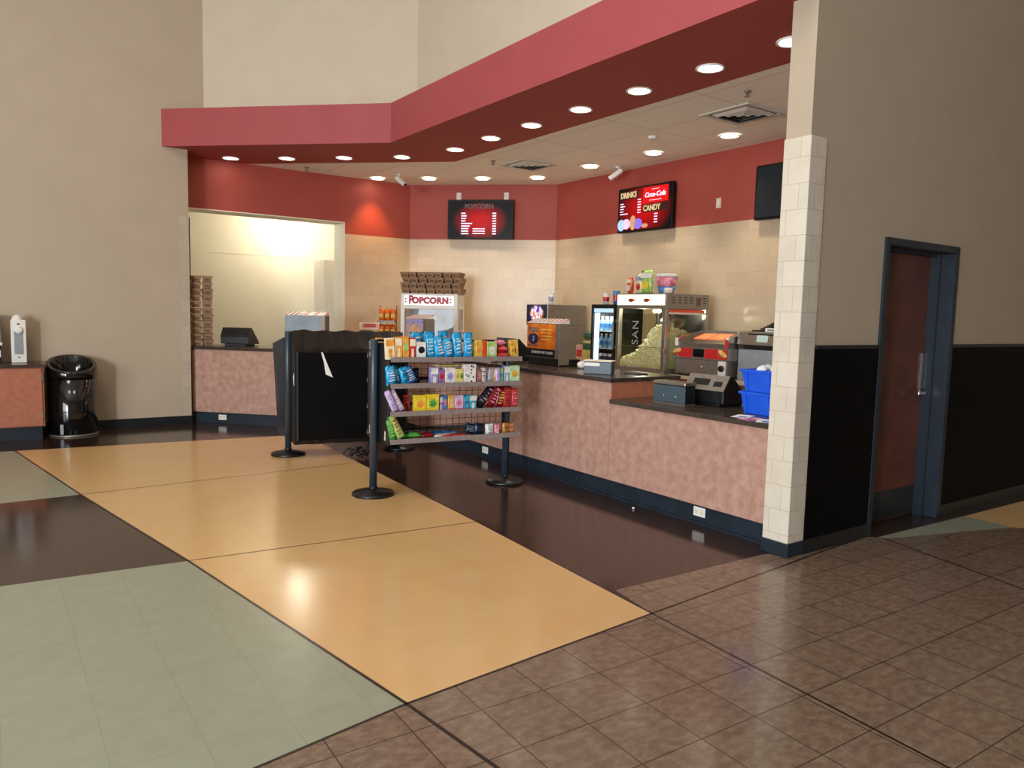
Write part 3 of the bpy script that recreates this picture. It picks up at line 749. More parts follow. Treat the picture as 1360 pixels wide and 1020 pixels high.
# kind, from, to, height, colours, art, lean, distance
items = [
 # top shelf
 [('c', 511, 521, .175, 'cream', 'orange', 'band', -.06, .28), ('c', 521.5, 529.5, .185, 'orange', 'cream', 'band', -.04, .28), ('c', 530, 537.5, .19, 'orange', 'lime green', 'oval', -.03, .28), ('c', 538, 545, .18, 'red', 'cream', 'band', 0, .28),
  ('c', 546.5, 558, .145, 'white', 'black', 'oval', 0, .28), ('b', 546, 561, .225, 'sky blue', 'white', '', .0, .16), ('b', 558.5, 570, .22, 'sky blue', 'white', '', .0, .27), ('b', 570, 583, .19, 'sky blue', 'white', '', -.14, .28), ('b', 563, 577, .23, 'sky blue', 'white', '', -.02, .14),
  ('b', 582, 595, .17, 'sky blue', 'white', '', -.24, .28), ('b', 581, 594, .235, 'sky blue', 'white', '', .0, .15), ('b', 594, 606.5, .225, 'sky blue', 'white', '', -.1, .27), ('b', 607, 619, .23, 'sky blue', 'white', '', -.03, .27),
  ('c', 621, 629, .165, 'gold', 'orange', 'oval', 0, .28), ('c', 629.2, 635.5, .158, 'red orange', 'gold', 'dots', 0, .28), ('c', 636, 649, .15, 'lime green', 'white', 'burst', 0, .28),
  ('f', 650, 667, .055, 'red', 'pink', '', .05, .28), ('f', 651, 666, .055, 'red', 'white', '', -.06, .27), ('f', 650, 664, .05, 'pink', 'red', '', .1, .26), ('c', 668.5, 679, .165, 'gold', 'black', 'dots', -.06, .28)],
 # second shelf
 [('b', 512, 524, .165, 'sky blue', 'white', '', -.1, .28), ('b', 520, 531, .16, 'sky blue', 'white', '', -.2, .24), ('b', 531, 543, .15, 'sky blue', 'navy', '', -.28, .27), ('b', 538, 550, .15, 'blue', 'white', '', -.42, .27),
  ('b', 549, 560, .13, 'navy', 'blue', '', -.1, .13), ('c', 564, 573, .15, 'violet', 'white', 'band', .02, .28), ('c', 574, 581.5, .135, 'purple', 'red', 'oval', 0, .28), ('c', 582, 595, .145, 'white', 'violet', 'burst', 0, .28), ('c', 595.5, 600, .135, 'pale yellow', 'gold', 'oval', 0, .28), ('c', 600.5, 605.5, .135, 'pale yellow', 'green', 'oval', 0, .28),
  ('c', 606, 622, .175, 'white', 'black', 'dots', 0, .28), ('c', 624, 629.5, .13, 'brown', 'pink', 'oval', 0, .28), ('b', 630, 637.5, .14, 'white', 'black', '', -.12, .28), ('b', 637.5, 645.5, .14, 'blue grey', 'peach', '', .14, .27), ('c', 645, 649, .14, 'gold', 'cream', 'oval', 0, .26),
  ('b', 649, 656, .14, 'lavender', 'violet', '', -.08, .28), ('c', 655.5, 660, .14, 'teal', 'lime green', 'band', -.05, .26), ('c', 660.5, 667, .155, 'blue grey', 'white', 'band', 0, .28), ('c', 667.5, 681, .155, 'mint', 'gold', 'oval', 0, .28)],
 # third shelf
 [('b', 519, 527, .2, 'lavender', 'violet', '', -.42, .28), ('b', 528, 536, .215, 'lavender', 'white', '', -.5, .26), ('c', 537, 545, .14, 'red', 'dark red', 'band', -.1, .18), ('c', 545, 559.5, .15, 'yellow', 'orange', 'burst', 0, .27), ('c', 560, 575.5, .155, 'yellow', 'green', 'burst', 0, .27),
  ('c', 577, 581, .13, 'violet', 'white', 'band', 0, .25), ('c', 581.5, 587, .14, 'blue', 'pink', 'oval', 0, .25), ('c', 588, 596, .14, 'gold', 'peach', 'burst', 0, .25), ('c', 596.5, 608, .135, 'lavender', 'pink', 'burst', 0, .25), ('c', 608.5, 616, .135, 'blue', 'teal', 'band', 0, .25), ('c', 616.5, 625, .135, 'teal', 'white', 'band', 0, .25),
  ('f', 578, 620, .022, 'red', 'pink', '', 0, .29), ('b', 622, 634, .24, 'black', 'grey', '', .72, .24), ('b', 635, 646, .23, 'dark red', 'pink', '', .52, .27), ('b', 648, 660, .19, 'dark red', 'gold', '', .2, .28), ('b', 658, 671, .195, 'red', 'dark red', '', .08, .28), ('b', 671, 680, .185, 'red', 'pink', '', 0, .28)],
 # bottom shelf
 [('b', 516, 524, .19, 'green', 'lime green', '', -.2, .28), ('b', 526, 536, .23, 'lime green', 'red', '', -.48, .28), ('f', 534, 558, .06, 'green', 'lime green', '', 0, .22), ('f', 540, 562, .045, 'green', 'white', '', .1, .15), ('f', 556, 572, .05, 'dark red', 'red', '', 0, .24),
  ('f', 570, 612, .04, 'blue', 'white', '', 0, .14), ('f', 571, 608, .03, 'white', 'pink', '', 0, .24), ('f', 578, 615, .028, 'red', 'pink', '', .04, .27), ('b', 614, 627, .09, 'navy', 'blue grey', '', .3, .2), ('b', 625, 637, .1, 'navy', 'black', '', .1, .22),
  ('b', 637, 649, .105, 'white', 'blue', '', -.05, .28), ('b', 648, 656, .1, 'pink', 'white', '', .05, .28), ('b', 659, 669, .105, 'gold brown', 'black', '', .05, .28), ('b', 668, 678, .1, 'gold brown', 'pink', '', -.08, .27)]]
PN = {'c': ('candy_box', 'box'), 'b': ('candy_bag', 'bag'), 'f': ('candy_pack', 'pack')}
for r_, row in enumerate(items):
    seen = {}
    tot = {}
    for it in row: tot[(it[0], it[4])] = tot.get((it[0], it[4]), 0) + 1
    order = sorted(range(len(row)), key=lambda q: row[q][1])
    zt = SZ[r_] + .0185
    for k, it in enumerate([row[q] for q in order]):
        kd, p0, p1, h, c, c2, art, lean, dist = it
        w = (S(p1) - S(p0)); nm, cat = PN[kd]
        key = (kd, c); seen[key] = seen.get(key, 0) + 1
        shape = {'c': 'candy box', 'b': 'candy bag', 'f': 'flat candy pack'}[kd]
        if tot[key] == 1: lab = '%s %s with %s print, %s shelf of the candy rack' % (c, shape, c2, shelf_name[r_])
        else: lab = '%s %s, %s such from left, %s shelf of candy rack' % (c, shape, ORD[seen[key]], shelf_name[r_])
        lab = ' '.join(lab.split())
        grp = 'candy on the %s shelf of the rack' % shelf_name[r_]
        if kd == 'c':
            o = carton(nm, lab, cat, w * .98, h, .05, c, c2, None, grp, art)
            sh = 0 if lean == 0 else (w / 2) * abs(math.sin(lean))
            put(o, S((p0 + p1) / 2), dist, zt + sh, lean)
        elif kd == 'b':
            o = bag(nm, lab, cat, w * 1.02, h, min(.05, w * .5), c, c2, grp, k + 20 * r_)
            sh = (w / 2) * abs(math.sin(lean))
            put(o, S((p0 + p1) / 2), dist, zt + sh, lean)
        else:
            o = thing(nm, lab, cat, (0, 0, 0), 0, grp)
            hh = max(h, .014)
            z0 = {('top', 'red', 2): .056, ('top', 'pink', 1): .112}.get((shelf_name[r_], c, seen[key]), 0)
            mm_ = bag_mesh(w, .1, hh, k + 7)
            for v in mm_.bm.verts: v.co = Vector((v.co.x, v.co.z - .01, v.co.y))
            mm_.build('pouch', pm(c), o)
            m = M(); m.box(-w * .3, w * .3, -.008, .03, hh * .55, hh * .6); m.build('print', pm(c2), o)
            put(o, S((p0 + p1) / 2), dist, zt + z0 + .002, 0, 0, lean)
# a few packages on the far side of the rack, seen past the end panel
far = [('lavender', .05, -.24, SZ[2], .17, -.1), ('green', .05, -.2, SZ[3], .17, .0), ('orange', .06, -.2, SZ[0], .16, 0)]
for k, (c, s_, dd, z, h, ln) in enumerate(far):
    o = bag('candy_bag', '%s candy bag at the far side of the candy rack, behind its end panel' % c, 'bag', .1, h, .05, c, 'white', 'candy on the far side of the rack', 90 + k)
    put(o, s_ + .06, dd, z + .0185, ln)
o = thing('candy_pack', 'pale yellow candy pack lying across boxes on the second shelf', 'pack')
mm_ = bag_mesh(.26, .12, .02, 77)
for v in mm_.bm.verts: v.co = Vector((v.co.x, v.co.z, v.co.y))
mm_.build('pouch', pm('pale yellow'), o)
m = M(); m.box(-.08, .08, .02, .08, .017, .0185); m.build('print', pm('green'), o)
put(o, S(589), .27, SZ[1] + .0185 + .152)

# covered rack
ang2 = math.atan2(D_.y - A.y, D_.x - A.x); LEN2 = (D_ - A).length
cr_ = thing('covered_rack', 'candy rack wrapped in torn black sheeting between two black posts', 'rack', (A.x, A.y, 0), ang2)
prof = [(-.27, .15), (-.30, .3), (-.30, 1.16), (-.27, 1.19), (-.02, 1.345), (.02, 1.345), (.33, 1.2), (.35, 1.17), (.28, .17)]
m = M(); rnd = random.Random(3); nx = 26; rings = []
for i in range(nx):
    x = .02 + (LEN2 - .02) * i / (nx - 1); ring = []
    for j, (y, z) in enumerate(prof):
        wz = .010 * math.sin(i * 1.3 + j) + rnd.uniform(-.006, .006) if 2 <= j <= 7 else .003 * math.sin(i)
        wy = rnd.uniform(-.006, .006)
        ring.append(m._v((x, y + wy, z + wz)))
    rings.append(ring)
for P_, Q_ in zip(rings, rings[1:]):
    for j in range(len(prof)):
        k = (j + 1) % len(prof); m._f([P_[j], Q_[j], Q_[k], P_[k]])
m._f(rings[0]); m._f(rings[-1][::-1])
cv = m.build('sheeting', 'black_fabric', cr_)
m = M(); m.box(.05, LEN2 - .03, -.309, -.3055, .2, 1.125, bev=.001); m.build('front_board', 'black_panel', cr_)
m = M(); m.poly([(.285, -.3115, 1.13), (.305, -.3115, 1.125), (.345, -.3115, 1.02), (.41, -.3115, .86), (.335, -.3115, .895), (.315, -.3115, 1.02)]); pass
m.build('torn_patch', 'paper', cr_)
m = M(); m.poly([(.016, -.27, .92), (.016, -.2, .87), (.016, -.24, .77), (.016, -.27, .78)]); m.build('torn_patch', 'paper', cr_)
m = M(); m.box(.035, .05, -.311, -.3, .2, 1.13); m.build('edge_strip', 'post_metal', cr_)
m = M()
q0 = [(-.035, .03, .20), (-.05, .36, .19), (-.10, .38, 1.19), (-.04, .03, 1.27)]; q1 = [(x + .02, y, z) for x, y, z in q0]
va = [m._v(q) for q in q0]; vb = [m._v(q) for q in q1]; m._f(va); m._f(vb[::-1])
for k in range(4): m._f([va[(k + 1) % 4], va[k], vb[k], vb[(k + 1) % 4]])
m.build('side_flap', 'kick_base', cr_)
m = M(); m.box(.06, LEN2 - .06, -.03, .03, .12, .16); m.build('bottom_rail', 'black_plastic', cr_)
m = M(); rnd = random.Random(5)
pts = []
base = Vector((3.14, 7.42, 0))
for k in range(40):
    t_ = k / 39
    pts.append(base + Vector((.09 * math.sin(k * .9) + .18 * t_, .05 * math.cos(k * 1.3), .012 + .13 * abs(math.sin(k * .55)) * (1 - .4 * t_))))
pts[0] = Vector((3.12, 7.45, .12)); pts[-1] = Vector((3.36, 7.40, .3)); pts.append(Vector((3.37, 7.395, .36)))
m.tube(pts, .007, 6)
tag(m.build('power_cord', 'black_plastic'), 'tangled black cord dangling to the floor below the covered rack', 'cord')

# ================================================================== LEFT CORNER: CONDIMENT STAND, TRASH CAN
t = thing('condiment_cabinet', 'low cabinet with orange laminate door against the left wall', 'cabinet', (-.75, 10.19, 0))
m = M(); m.box(0, 1.30, .02, .575, .15, .835); m.build('cabinet_body', 'orange_and_shaded_laminate', t)
m = M(); m.box(.03, 1.27, .04, .575, 0, .15); m.build('kick_base', 'kick_base', t)
m = M(); m.box(-.02, 1.33, -.02, .585, .835, .87, bev=.004); m.build('countertop', 'counter_top', t)
for k, (a, b) in enumerate(((.02, .64), (.66, 1.28))):
    m = M(); m.box(a, b, 0, .02, .16, .825, bev=.003); dd = m.build('door', 'orange_and_shaded_laminate', t)
    x = (.66 + .10) if k else .54
    m = M(); m.tube([(x, 0, .66), (x, -.03, .665), (x, -.03, .755), (x, 0, .76)], .008); m.build('handle', 'black_plastic', dd)
    for z in (.28, .72):
        m = M(); m.box((b if k else a) - .012, (b if k else a) + .012, -.004, .01, z - .035, z + .035); m.build('hinge', 'steel', dd)
t = thing('straw_dispenser', 'tall narrow white dispenser with domed top on the left cabinet', 'dispenser', (.33, 10.5, .871))
m = M(); m.box(-.075, .075, 0, .12, 0, .5, bev=.008, seg=2); m.build('body', 'white_plastic', t)
m = M(); m.box(-.045, .045, -.003, 0, .1, .37); m.build('window', 'grey_plastic', t)
m = M(); m.T = Matrix.Translation((-.01, .06, .5)); m.ball((0, 0, 0), .055, (1, 1, 1.15)); m.build('dome', 'white_plastic', t)
m = M(); m.T = Matrix.Translation((0, 0, .38)) @ Matrix.Rotation(PI / 2, 4, 'X'); m.lathe([(.04, 0), (.04, .025), (.03, .03), (0, .03)], 20); m.build('knob', 'white_plastic', t)
m = M(); m.box(-.012, .012, -.004, 0, .445, .46); m.box(-.012, .012, -.004, 0, .06, .07); m.build('lock', 'dark_gap', t)
t = thing('napkin_dispenser', 'grey napkin dispenser with white label at the left picture edge', 'dispenser', (.045, 10.5, .871))
m = M(); m.box(-.18, .12, 0, .22, .24, .55, bev=.01, seg=2); m.build('hood', 'dull_steel', t)
m = M(); m.box(-.19, .125, -.05, .22, .205, .24, bev=.006); m.build('ledge', 'white_plastic', t)
m = M(); m.box(-.18, .11, -.01, .2, .02, .205, bev=.008); m.build('base', 'black_plastic', t)
m = M(); m.box(-.12, .105, -.014, -.01, .07, .15); m.build('label_plate', 'paper', t)
m = M(); m.box(-.17, .1, .0, .2, 0, .02); m.build('foot', 'black_plastic', t)
# trash can with slanted round opening
t = thing('trash_can', 'glossy black round trash can with slanted open top by the left wall', 'trash can', (.853, 10.46, 0))
m = M(); m.lathe([(.25, 0), (.262, .015), (.262, .675), (.25, .68)], 56); m.build('can_body', 'gloss_black', t)
m = M(); nn = 56; rings = []
for rad, z0, k in ((.258, .682, 0), (.272, .69, 0), (.272, .835, .085), (.262, .862, .09), (.235, .862, .085), (.222, .845, .082), (.215, .70, .02), (.21, .35, 0)):
    rings.append([m._v((rad * math.cos(2 * PI * q / nn), rad * math.sin(2 * PI * q / nn), z0 + k * math.sin(2 * PI * q / nn))) for q in range(nn)])
for P_, Q_ in zip(rings, rings[1:]):
    for q in range(nn): m._f([P_[q], P_[(q + 1) % nn], Q_[(q + 1) % nn], Q_[q]], True)
m._f(rings[-1])
m.build('lid', 'gloss_black', t)
m = M(); m.lathe([(.265, 0), (.268, .004), (.266, .02)], 56); m.build('foot_ring', 'dull_steel', t)
m = M()
for q in range(5):
    a0 = -PI / 2 - .62 + q * .028; m.poly([(.2635 * math.cos(a), .2635 * math.sin(a), z) for a, z in ((a0, .03), (a0 + .028, .03), (a0 + .028, .15), (a0, .15))])
m.build('sticker', 'grey_plastic', t)

# ================================================================== ON THE COUNTERS
def pos_terminal(name, label, loc, rz, plate='dull_steel'):
    """register seen from behind: slanted back plate on a wedge"""
    o = thing(name, label, 'register', loc, rz)
    m = M(); m.extr([(0, .03), (.10, .03), (.36, .02), (.34, .06), (.12, .25), (.085, .25), (.0, .13)], -.2, .2, bev=.006); m.build('terminal_body', 'black_plastic', o)
    m = M(); m.extr([(-.006, .132), (.078, .254), (.088, .248), (.004, .126)], -.2, .2); m.build('back_plate', plate, o)
    m = M()
    m.extr([(.018, .174), (.05, .22), (.054, .216), (.022, .17)], -.13, .03); m.extr([(.014, .168), (.04, .206), (.044, .2), (.018, .164)], .08, .16)
    m.build('vent_panel', 'black_plastic', o)
    m = M(); m.box(-.15, .15, .02, .33, 0, .03, bev=.005); m.build('stand', 'black_plastic', o)
    return o
pos_terminal('cash_register', 'grey and black register terminal on low counter beside the blue totes', (4.86, 4.17, .862), FX + .05)
t = thing('receipt_printer', 'blue grey box with silver edges in front of the low counter register', 'printer', (4.60, 4.305, .862), FX + .03)
m = M(); m.box(-.168, .168, .004, .13, .02, .165, bev=.006); m.build('body', 'black_plastic', t)
m = M(); m.box(-.17, .17, -.004, .006, .022, .163, bev=.003); m.build('front_panel', 'blue_grey', t)
m = M(); m.box(-.175, .175, -.008, .135, .165, .195, bev=.008, seg=2); m.build('lid', 'steel', t)
m = M(); m.box(-.172, .172, -.006, .132, .0, .02, bev=.003); m.build('base', 'steel', t)
for s in (-.055, .075):
    m = M(); m.T = Matrix.Translation((s, 0, .075)) @ Matrix.Rotation(PI / 2, 4, 'X'); m.lathe([(.008, 0), (.008, .009), (0, .01)], 10); m.build('screw', 'chrome', t)
t = thing('paper_roll', 'small white paper roll at left side of the blue grey printer', 'roll', (4.75, 4.53, .862), 0)
m = M(); m.T = Matrix.Translation((0, 0, .035)) @ Matrix.Rotation(PI / 2, 4, 'Y'); m.lathe([(.012, -.04), (.035, -.04), (.035, .04), (.012, .04)], 20, cap=False); m.build('roll', 'paper', t)
m = M(); m.T = Matrix.Translation((0, 0, .035)) @ Matrix.Rotation(PI / 2, 4, 'Y'); m.lathe([(.012, -.041), (.012, .041)], 12); m.build('core', 'kraft', t)
# loose papers
for k, (x, y, rz, mt_, lab) in enumerate(((4.6, 3.56, .3, 'paper', 'white sheet of paper on low counter in front of the blue totes'), (4.53, 3.42, -.2, 'pink_carton', 'pink printed leaflet on low counter edge beside the pillar'), (4.52, 3.3, .5, 'paper', 'printed white leaflet on low counter closest to the pillar'))):
    o = thing('paper_sheet', lab, 'paper', (x, y, .8625 + .0012 * k), rz)
    m = M(); m.box(-.09, .09, -.06, .06, 0, .001); m.build('sheet', mt_, o)
    m = M(); m.box(-.07, .0, -.045, .02, .001, .0014); m.build('print', ('pack_violet', 'pack_red', 'pack_blue')[k], o)
# totes
def tote(label, z):
    o = thing('storage_tote', label, 'tote', (4.75, 3.465, z), FX, 'blue totes on the low counter')
    m = M(); h = .168; a0, a1, b0, b1 = .225, .255, .14, .165
    def ring(a, b, zz, yo=.17): return [m._v((x, y + yo, zz)) for x, y in ((-a, -b), (a, -b), (a, b), (-a, b))]
    rs = [ring(a0, b0, .0), ring(a1 - .006, b1 - .006, h - .02), ring(a1 + .008, b1 + .008, h - .018), ring(a1 + .008, b1 + .008, h), ring(a1 - .006, b1 - .006, h), ring(a0 - .006, b0 - .006, .008)]
    m._f(rs[0][::-1])
    for P_, Q_ in zip(rs, rs[1:]):
        for q in range(4): m._f([P_[q], P_[(q + 1) % 4], Q_[(q + 1) % 4], Q_[q]])
    m._f(rs[-1])
    m.build('tub', 'blue_tote', o)
    m = M()
    for x in (-.2, .0, .2): m.extr([(.17 - b0 - .006, .005), (.17 - b1 - .004, h - .02), (.17 - b1 + .006, h - .02), (.17 - b0 + .006, .005)], x - .006, x + .006)
    m.build('rib', 'blue_tote', o)
    return o
tote('bright blue storage tote on low counter, under another tote', .864)
tote('bright blue storage tote stacked on top, filled with clear wrapped items', 1.033)
rnd = random.Random(11)
for k in range(9):
    o = tag(M().ball((0, 0, 0), .05, (1, .7, .5), 10, 6).build('wrapped_item', 'clear_wrap'), 'clear wrapped item heaped in the upper blue tote', 'packet', 'wrapped items in the upper tote')
    o.location = (4.86 + rnd.uniform(-.07, .12), 3.465 + rnd.uniform(-.17, .17), 1.185 + rnd.uniform(0, .03)); o.rotation_euler = (rnd.uniform(-.5, .5), rnd.uniform(-.5, .5), rnd.uniform(0, 3))

# promo displays with striped tops
MT['poster_orange'] = mat('poster_orange', 'c84a10', 'f08a24', rough=.3, scale=5, detail=3)
MT['poster_purple'] = mat('poster_purple', 'a493c9', 'd6b3bf', rough=.3, scale=4, detail=2)
MT['poster_dark'] = mat('poster_dark', '0d1016', '141820', rough=.3)
MT['poster_navy'] = mat('poster_navy', '18224a', '202c5e', rough=.3)
MT['poster_blank'] = mat('poster_blank', '8d9aa6', '9dabb6', rough=.35, scale=4)
def promo(label, loc, rz, poster, n_stripe=9):
    o = thing('promo_display', label, 'display', loc, rz)
    w, h, z0 = .58, .37, .075
    m = M(); m.box(-w / 2, w / 2, .0, .12, z0, z0 + h, bev=.004); fr = m.build('case', 'dull_steel', o)
    m = M(); m.box(-w / 2 + .01, w / 2 - .075, -.004, 0, z0 + .012, z0 + h - .008); ps = m.build('poster', poster, o)
    m = M(); m.extr([(-.004, z0 + h), (.122, z0 + h), (.122, z0 + h + .05), (-.004, z0 + h + .006)], -w / 2, w / 2); tp = m.build('top_strip', 'paper', o)
    for k in range(n_stripe):
        x = -w / 2 + .02 + k * (w - .04) / (n_stripe - 1)
        m = M(); zf = z0 + h + .0075; zb = z0 + h + .0515
        va = [m._v(q) for q in ((x - .018, -.004, zf), (x + .014, -.004, zf), (x + .034, .122, zb), (x + .002, .122, zb))]; m._f(va)
        m.build('stripe', ('striped_red', 'black_plastic')[k % 2], tp)
    m = M(); m.box(-w / 2 + .02, w / 2 - .02, .01, .3, 0, z0, bev=.006); m.build('base', 'black_plastic', o)
    m = M(); m.box(w / 2 - .005, w / 2 + .004, -.01, .125, z0 - .06, z0 + h); m.build('side_panel', 'side_taupe', o)
    return o, ps
t, ps = promo('promo display with orange gift card poster and striped top on high counter', (4.88, 6.40, 1.043), FX, 'poster_orange')
m = M(); m.box(-.28, .215, -.006, -.0045, .087, .17); m.build('caption_strip', 'poster_dark', ps)
letters('STARPLEX GIFT CARDS', .036, 'paper', ps, (-.005, -.007, .132), bold=.0006, depth=.0005, name='caption')
m = M(); m.poly([(-.165 + .095 * math.cos(q * PI / 12), -.0065, .275 + .06 * math.sin(q * PI / 12)) for q in range(24)]); m.build('badge', 'poster_navy', ps)
letters('S', .08, 'pack_lavender', ps, (-.165, -.0085, .275), depth=.0005, shear=.2, name='badge_letter')
for a_, b_, c_, e_ in ((-.25, -.08, .345, .40), (-.26, -.07, .195, .215)): m = M(); m.box(a_, b_, -.006, -.0045, c_, e_); m.build('card_picture', 'pack_brown', ps)
m = M()
for k in range(4): m.box(-.03, .17 - .03 * (k % 2), -.006, -.0045, .37 - k * .035, .385 - k * .035)
m.build('poster_text', 'pack_gold', ps)
t, ps2 = promo('promo display with pale purple poster in front of the small popcorn machine', (4.66, 8.88, 1.043), FX - .02, 'poster_purple')
m = M(); m.poly([(-.03 + .2 * math.cos(q * PI / 12), -.006, .2 + .17 * math.sin(q * PI / 12)) for q in range(13)]); m.build('card_picture', 'pack_peach', ps2)
m = M(); m.box(-.28, .215, -.0055, -.0045, .38, .42); m.build('poster_band', 'pack_violet', ps2)
promo('promo display with blank grey face and striped top on the angled left counter', (3.55, 9.95, 1.043), R45, 'poster_blank')
pos_terminal('cash_register', 'black register terminal on high counter just right of the candy rack', (4.92, 7.25, 1.043), FX, 'black_base')
pos_terminal('cash_register', 'black register terminal on the angled counter below the cream opening', (2.83, 10.72, 1.043), R45 + .1, 'black_base')
# napkin box and crumbs on the high counter
t = thing('napkin_box', 'blue grey box with white label and pale rim at high counter corner', 'box', (4.62, 5.22, 1.043), FX + .6)
m = M(); m.box(-.13, .13, 0, .14, 0, .115, bev=.005); m.build('body', 'blue_grey', t)
m = M(); m.box(-.137, .137, -.008, .148, .115, .128, bev=.004); m.build('rim', 'ivory_plastic', t)
m = M(); m.box(-.125, .02, -.003, 0, .075, .105); m.build('label_plate', 'paper', t)
t = thing('napkin', 'crumpled white napkin on high counter left of the blue grey box', 'napkin', (4.95, 5.83, 1.043))
m = M(); rnd = random.Random(4); m.ball((0, 0, .035), .05, (1.1, .9, .7), 12, 8)
for v in m.bm.verts: v.co += Vector((rnd.uniform(-1, 1), rnd.uniform(-1, 1), rnd.uniform(-.3, 1))) * .008
m.build('sheet', 'paper', t, smooth=False)
for k, (x, y, lab) in enumerate(((4.75, 7.02, 'white crumpled receipt on high counter in front of the black register'), (4.66, 6.82, 'tan crumpled wrapper on high counter left of the orange promo display'))):
    m = M(); rnd = random.Random(40 + k); m.ball((0, 0, .018), .04, (1.3, .8, .42), 12, 6)
    for v in m.bm.verts: v.co += Vector((rnd.uniform(-1, 1), rnd.uniform(-1, 1), rnd.uniform(0, 1))) * .006
    o = m.build('crumpled_paper', ('paper', 'pack_cream')[k], smooth=False); o.location = (x, y, 1.045); tag(o, lab, 'paper')
o = thing('counter_tray', 'small flat dark tray on high counter beside the blue grey box', 'tray', (5.0, 5.1, 1.043))
m = M(); m.box(-.07, .07, -.09, .09, 0, .012, bev=.003); m.build('tray', 'black_plastic', o)
m = M(); m.box(-.05, .05, -.07, .07, .012, .014); m.build('mat_insert', 'dark_gap', o)

# ------------------------------------------------------------------ brown carton trays
def tray():
    o = thing('carton_tray', 'x', 'tray')
    m = M()
    def ring(a, b, z): return [m._v((x, y, z)) for x, y in ((-a, -b), (a, -b), (a, b), (-a, b))]
    rs = [ring(.052, .15, 0), ring(.066, .19, .075), ring(.070, .194, .075), ring(.070, .194, .08), ring(.062, .186, .08), ring(.05, .147, .006)]
    m._f(rs[0][::-1])
    for P_, Q_ in zip(rs, rs[1:]):
        for q in range(4): m._f([P_[q], P_[(q + 1) % 4], Q_[(q + 1) % 4], Q_[q]])
    m._f(rs[-1])
    m.build('tray_body', 'kraft', o)
    m = M(); m.box(-.03, .03, -.1745, -.172, .02, .06); m.build('tuck_flap', 'kraft_dark', o)
    return o
PM = Vector((5.585, 10.215, 0))          # small popcorn machine, middle of its front
e45 = Vector((.7071, -.7071, 0)); n45 = Vector((.7071, .7071, 0))
tr = None
for col in range(7):
    for lev in range(4):
        p = PM + e45 * (-.405 + col * .135 + (.012 * (-1) ** lev)) + n45 * (.22 + .012 * ((col * 3 + lev) % 3)); p.z = 1.858 + lev * .0815
        lab = 'brown carton tray on the small popcorn machine, %s stack from left, %s from bottom' % (ORD[col + 1], ORD[lev + 1])
        rz = R45 + .03 * math.sin(col * 2.1 + lev)
        if tr is None:
            tr = tray(); tr.location = p; tr.rotation_euler = (0, 0, rz); tr['label'] = lab; tr['group'] = 'brown trays on the small popcorn machine'
        else: dup(tr, p, rz, lab, 'brown trays on the small popcorn machine')
for col in range(2):
    for lev in range(11):
        p = Vector((2.40 + col * .142, 11.02 - col * .03, 1.044 + lev * .0865))
        lab = 'brown carton tray in the tall pile at left wall, %s stack, %s from bottom' % (('left', 'right')[col], ORD[lev + 1])
        dup(tr, p, -.2 + .03 * math.sin(lev * 1.7 + col), lab, 'brown trays in the tall pile by the left wall')

# ------------------------------------------------------------------ small popcorn machine
t = thing('popcorn_machine', 'small white framed popcorn machine with red POPCORN sign', 'popcorn machine', (PM.x, PM.y, .92), R45)
w = .45
m = M(); m.box(-w, w, 0, .42, .0, .16, bev=.006); m.build('base', 'white_plastic', t)
for x in (-w, w - .06):
    for y in (0, .36): m = M(); m.box(x, x + .06, y, y + .06, .16, .70); m.build('corner_post', 'white_plastic', t)
m = M(); m.box(-w, w, 0, .42, .70, .935, bev=.006); hd = m.build('header', 'white_plastic', t)
m = M(); m.box(-.405, .395, -.004, 0, .75, .91); sg = m.build('sign', 'sign_lit', hd)
m = M()
for a, b, c, e in ((-.405, .395, .906, .91), (-.405, .395, .75, .754), (-.405, -.401, .75, .91), (.391, .395, .75, .91)): m.box(a, b, -.006, -.003, c, e)
m.build('sign_border', 'grey_plastic', hd)
MT['sign_red'] = mat('sign_red', 'b0163a', 'bb1f44', rough=.4)
letters('P', .165, 'sign_red', hd, (-.285, -.006, .832), bold=.009, sx=.85)
letters('OPCORN', .125, 'sign_red', hd, (.02, -.006, .826), bold=.009, sx=1.02, spacing=1.1)
m = M()
for x in (-.372, .34):
    for z in (.805, .85): m.box(x - .012, x + .012, -.006, -.003, z - .012, z + .012)
m.build('sign_dots', 'sign_red', hd)
m = M(); m.box(-w + .06, w - .06, .02, .024, .16, .70); m.build('front_glass', GLASS, t)
for x in (-w + .02, w - .024):
    m = M(); m.box(x, x + .004, .06, .36, .16, .70); m.build('side_glass', GLASS, t)
m = M(); m.box(-w + .06, w - .06, .395, .41, .16, .70); m.build('back_panel', 'grey_plastic', t)
m = M(); m.T = Matrix.Translation((.05, .2, .48)); m.lathe([(.09, 0), (.11, .03), (.11, .13), (.07, .15), (.0, .15)], 24); m.tube([(0, 0, .15), (0, 0, .22)], .012); m.build('kettle', 'steel', t)
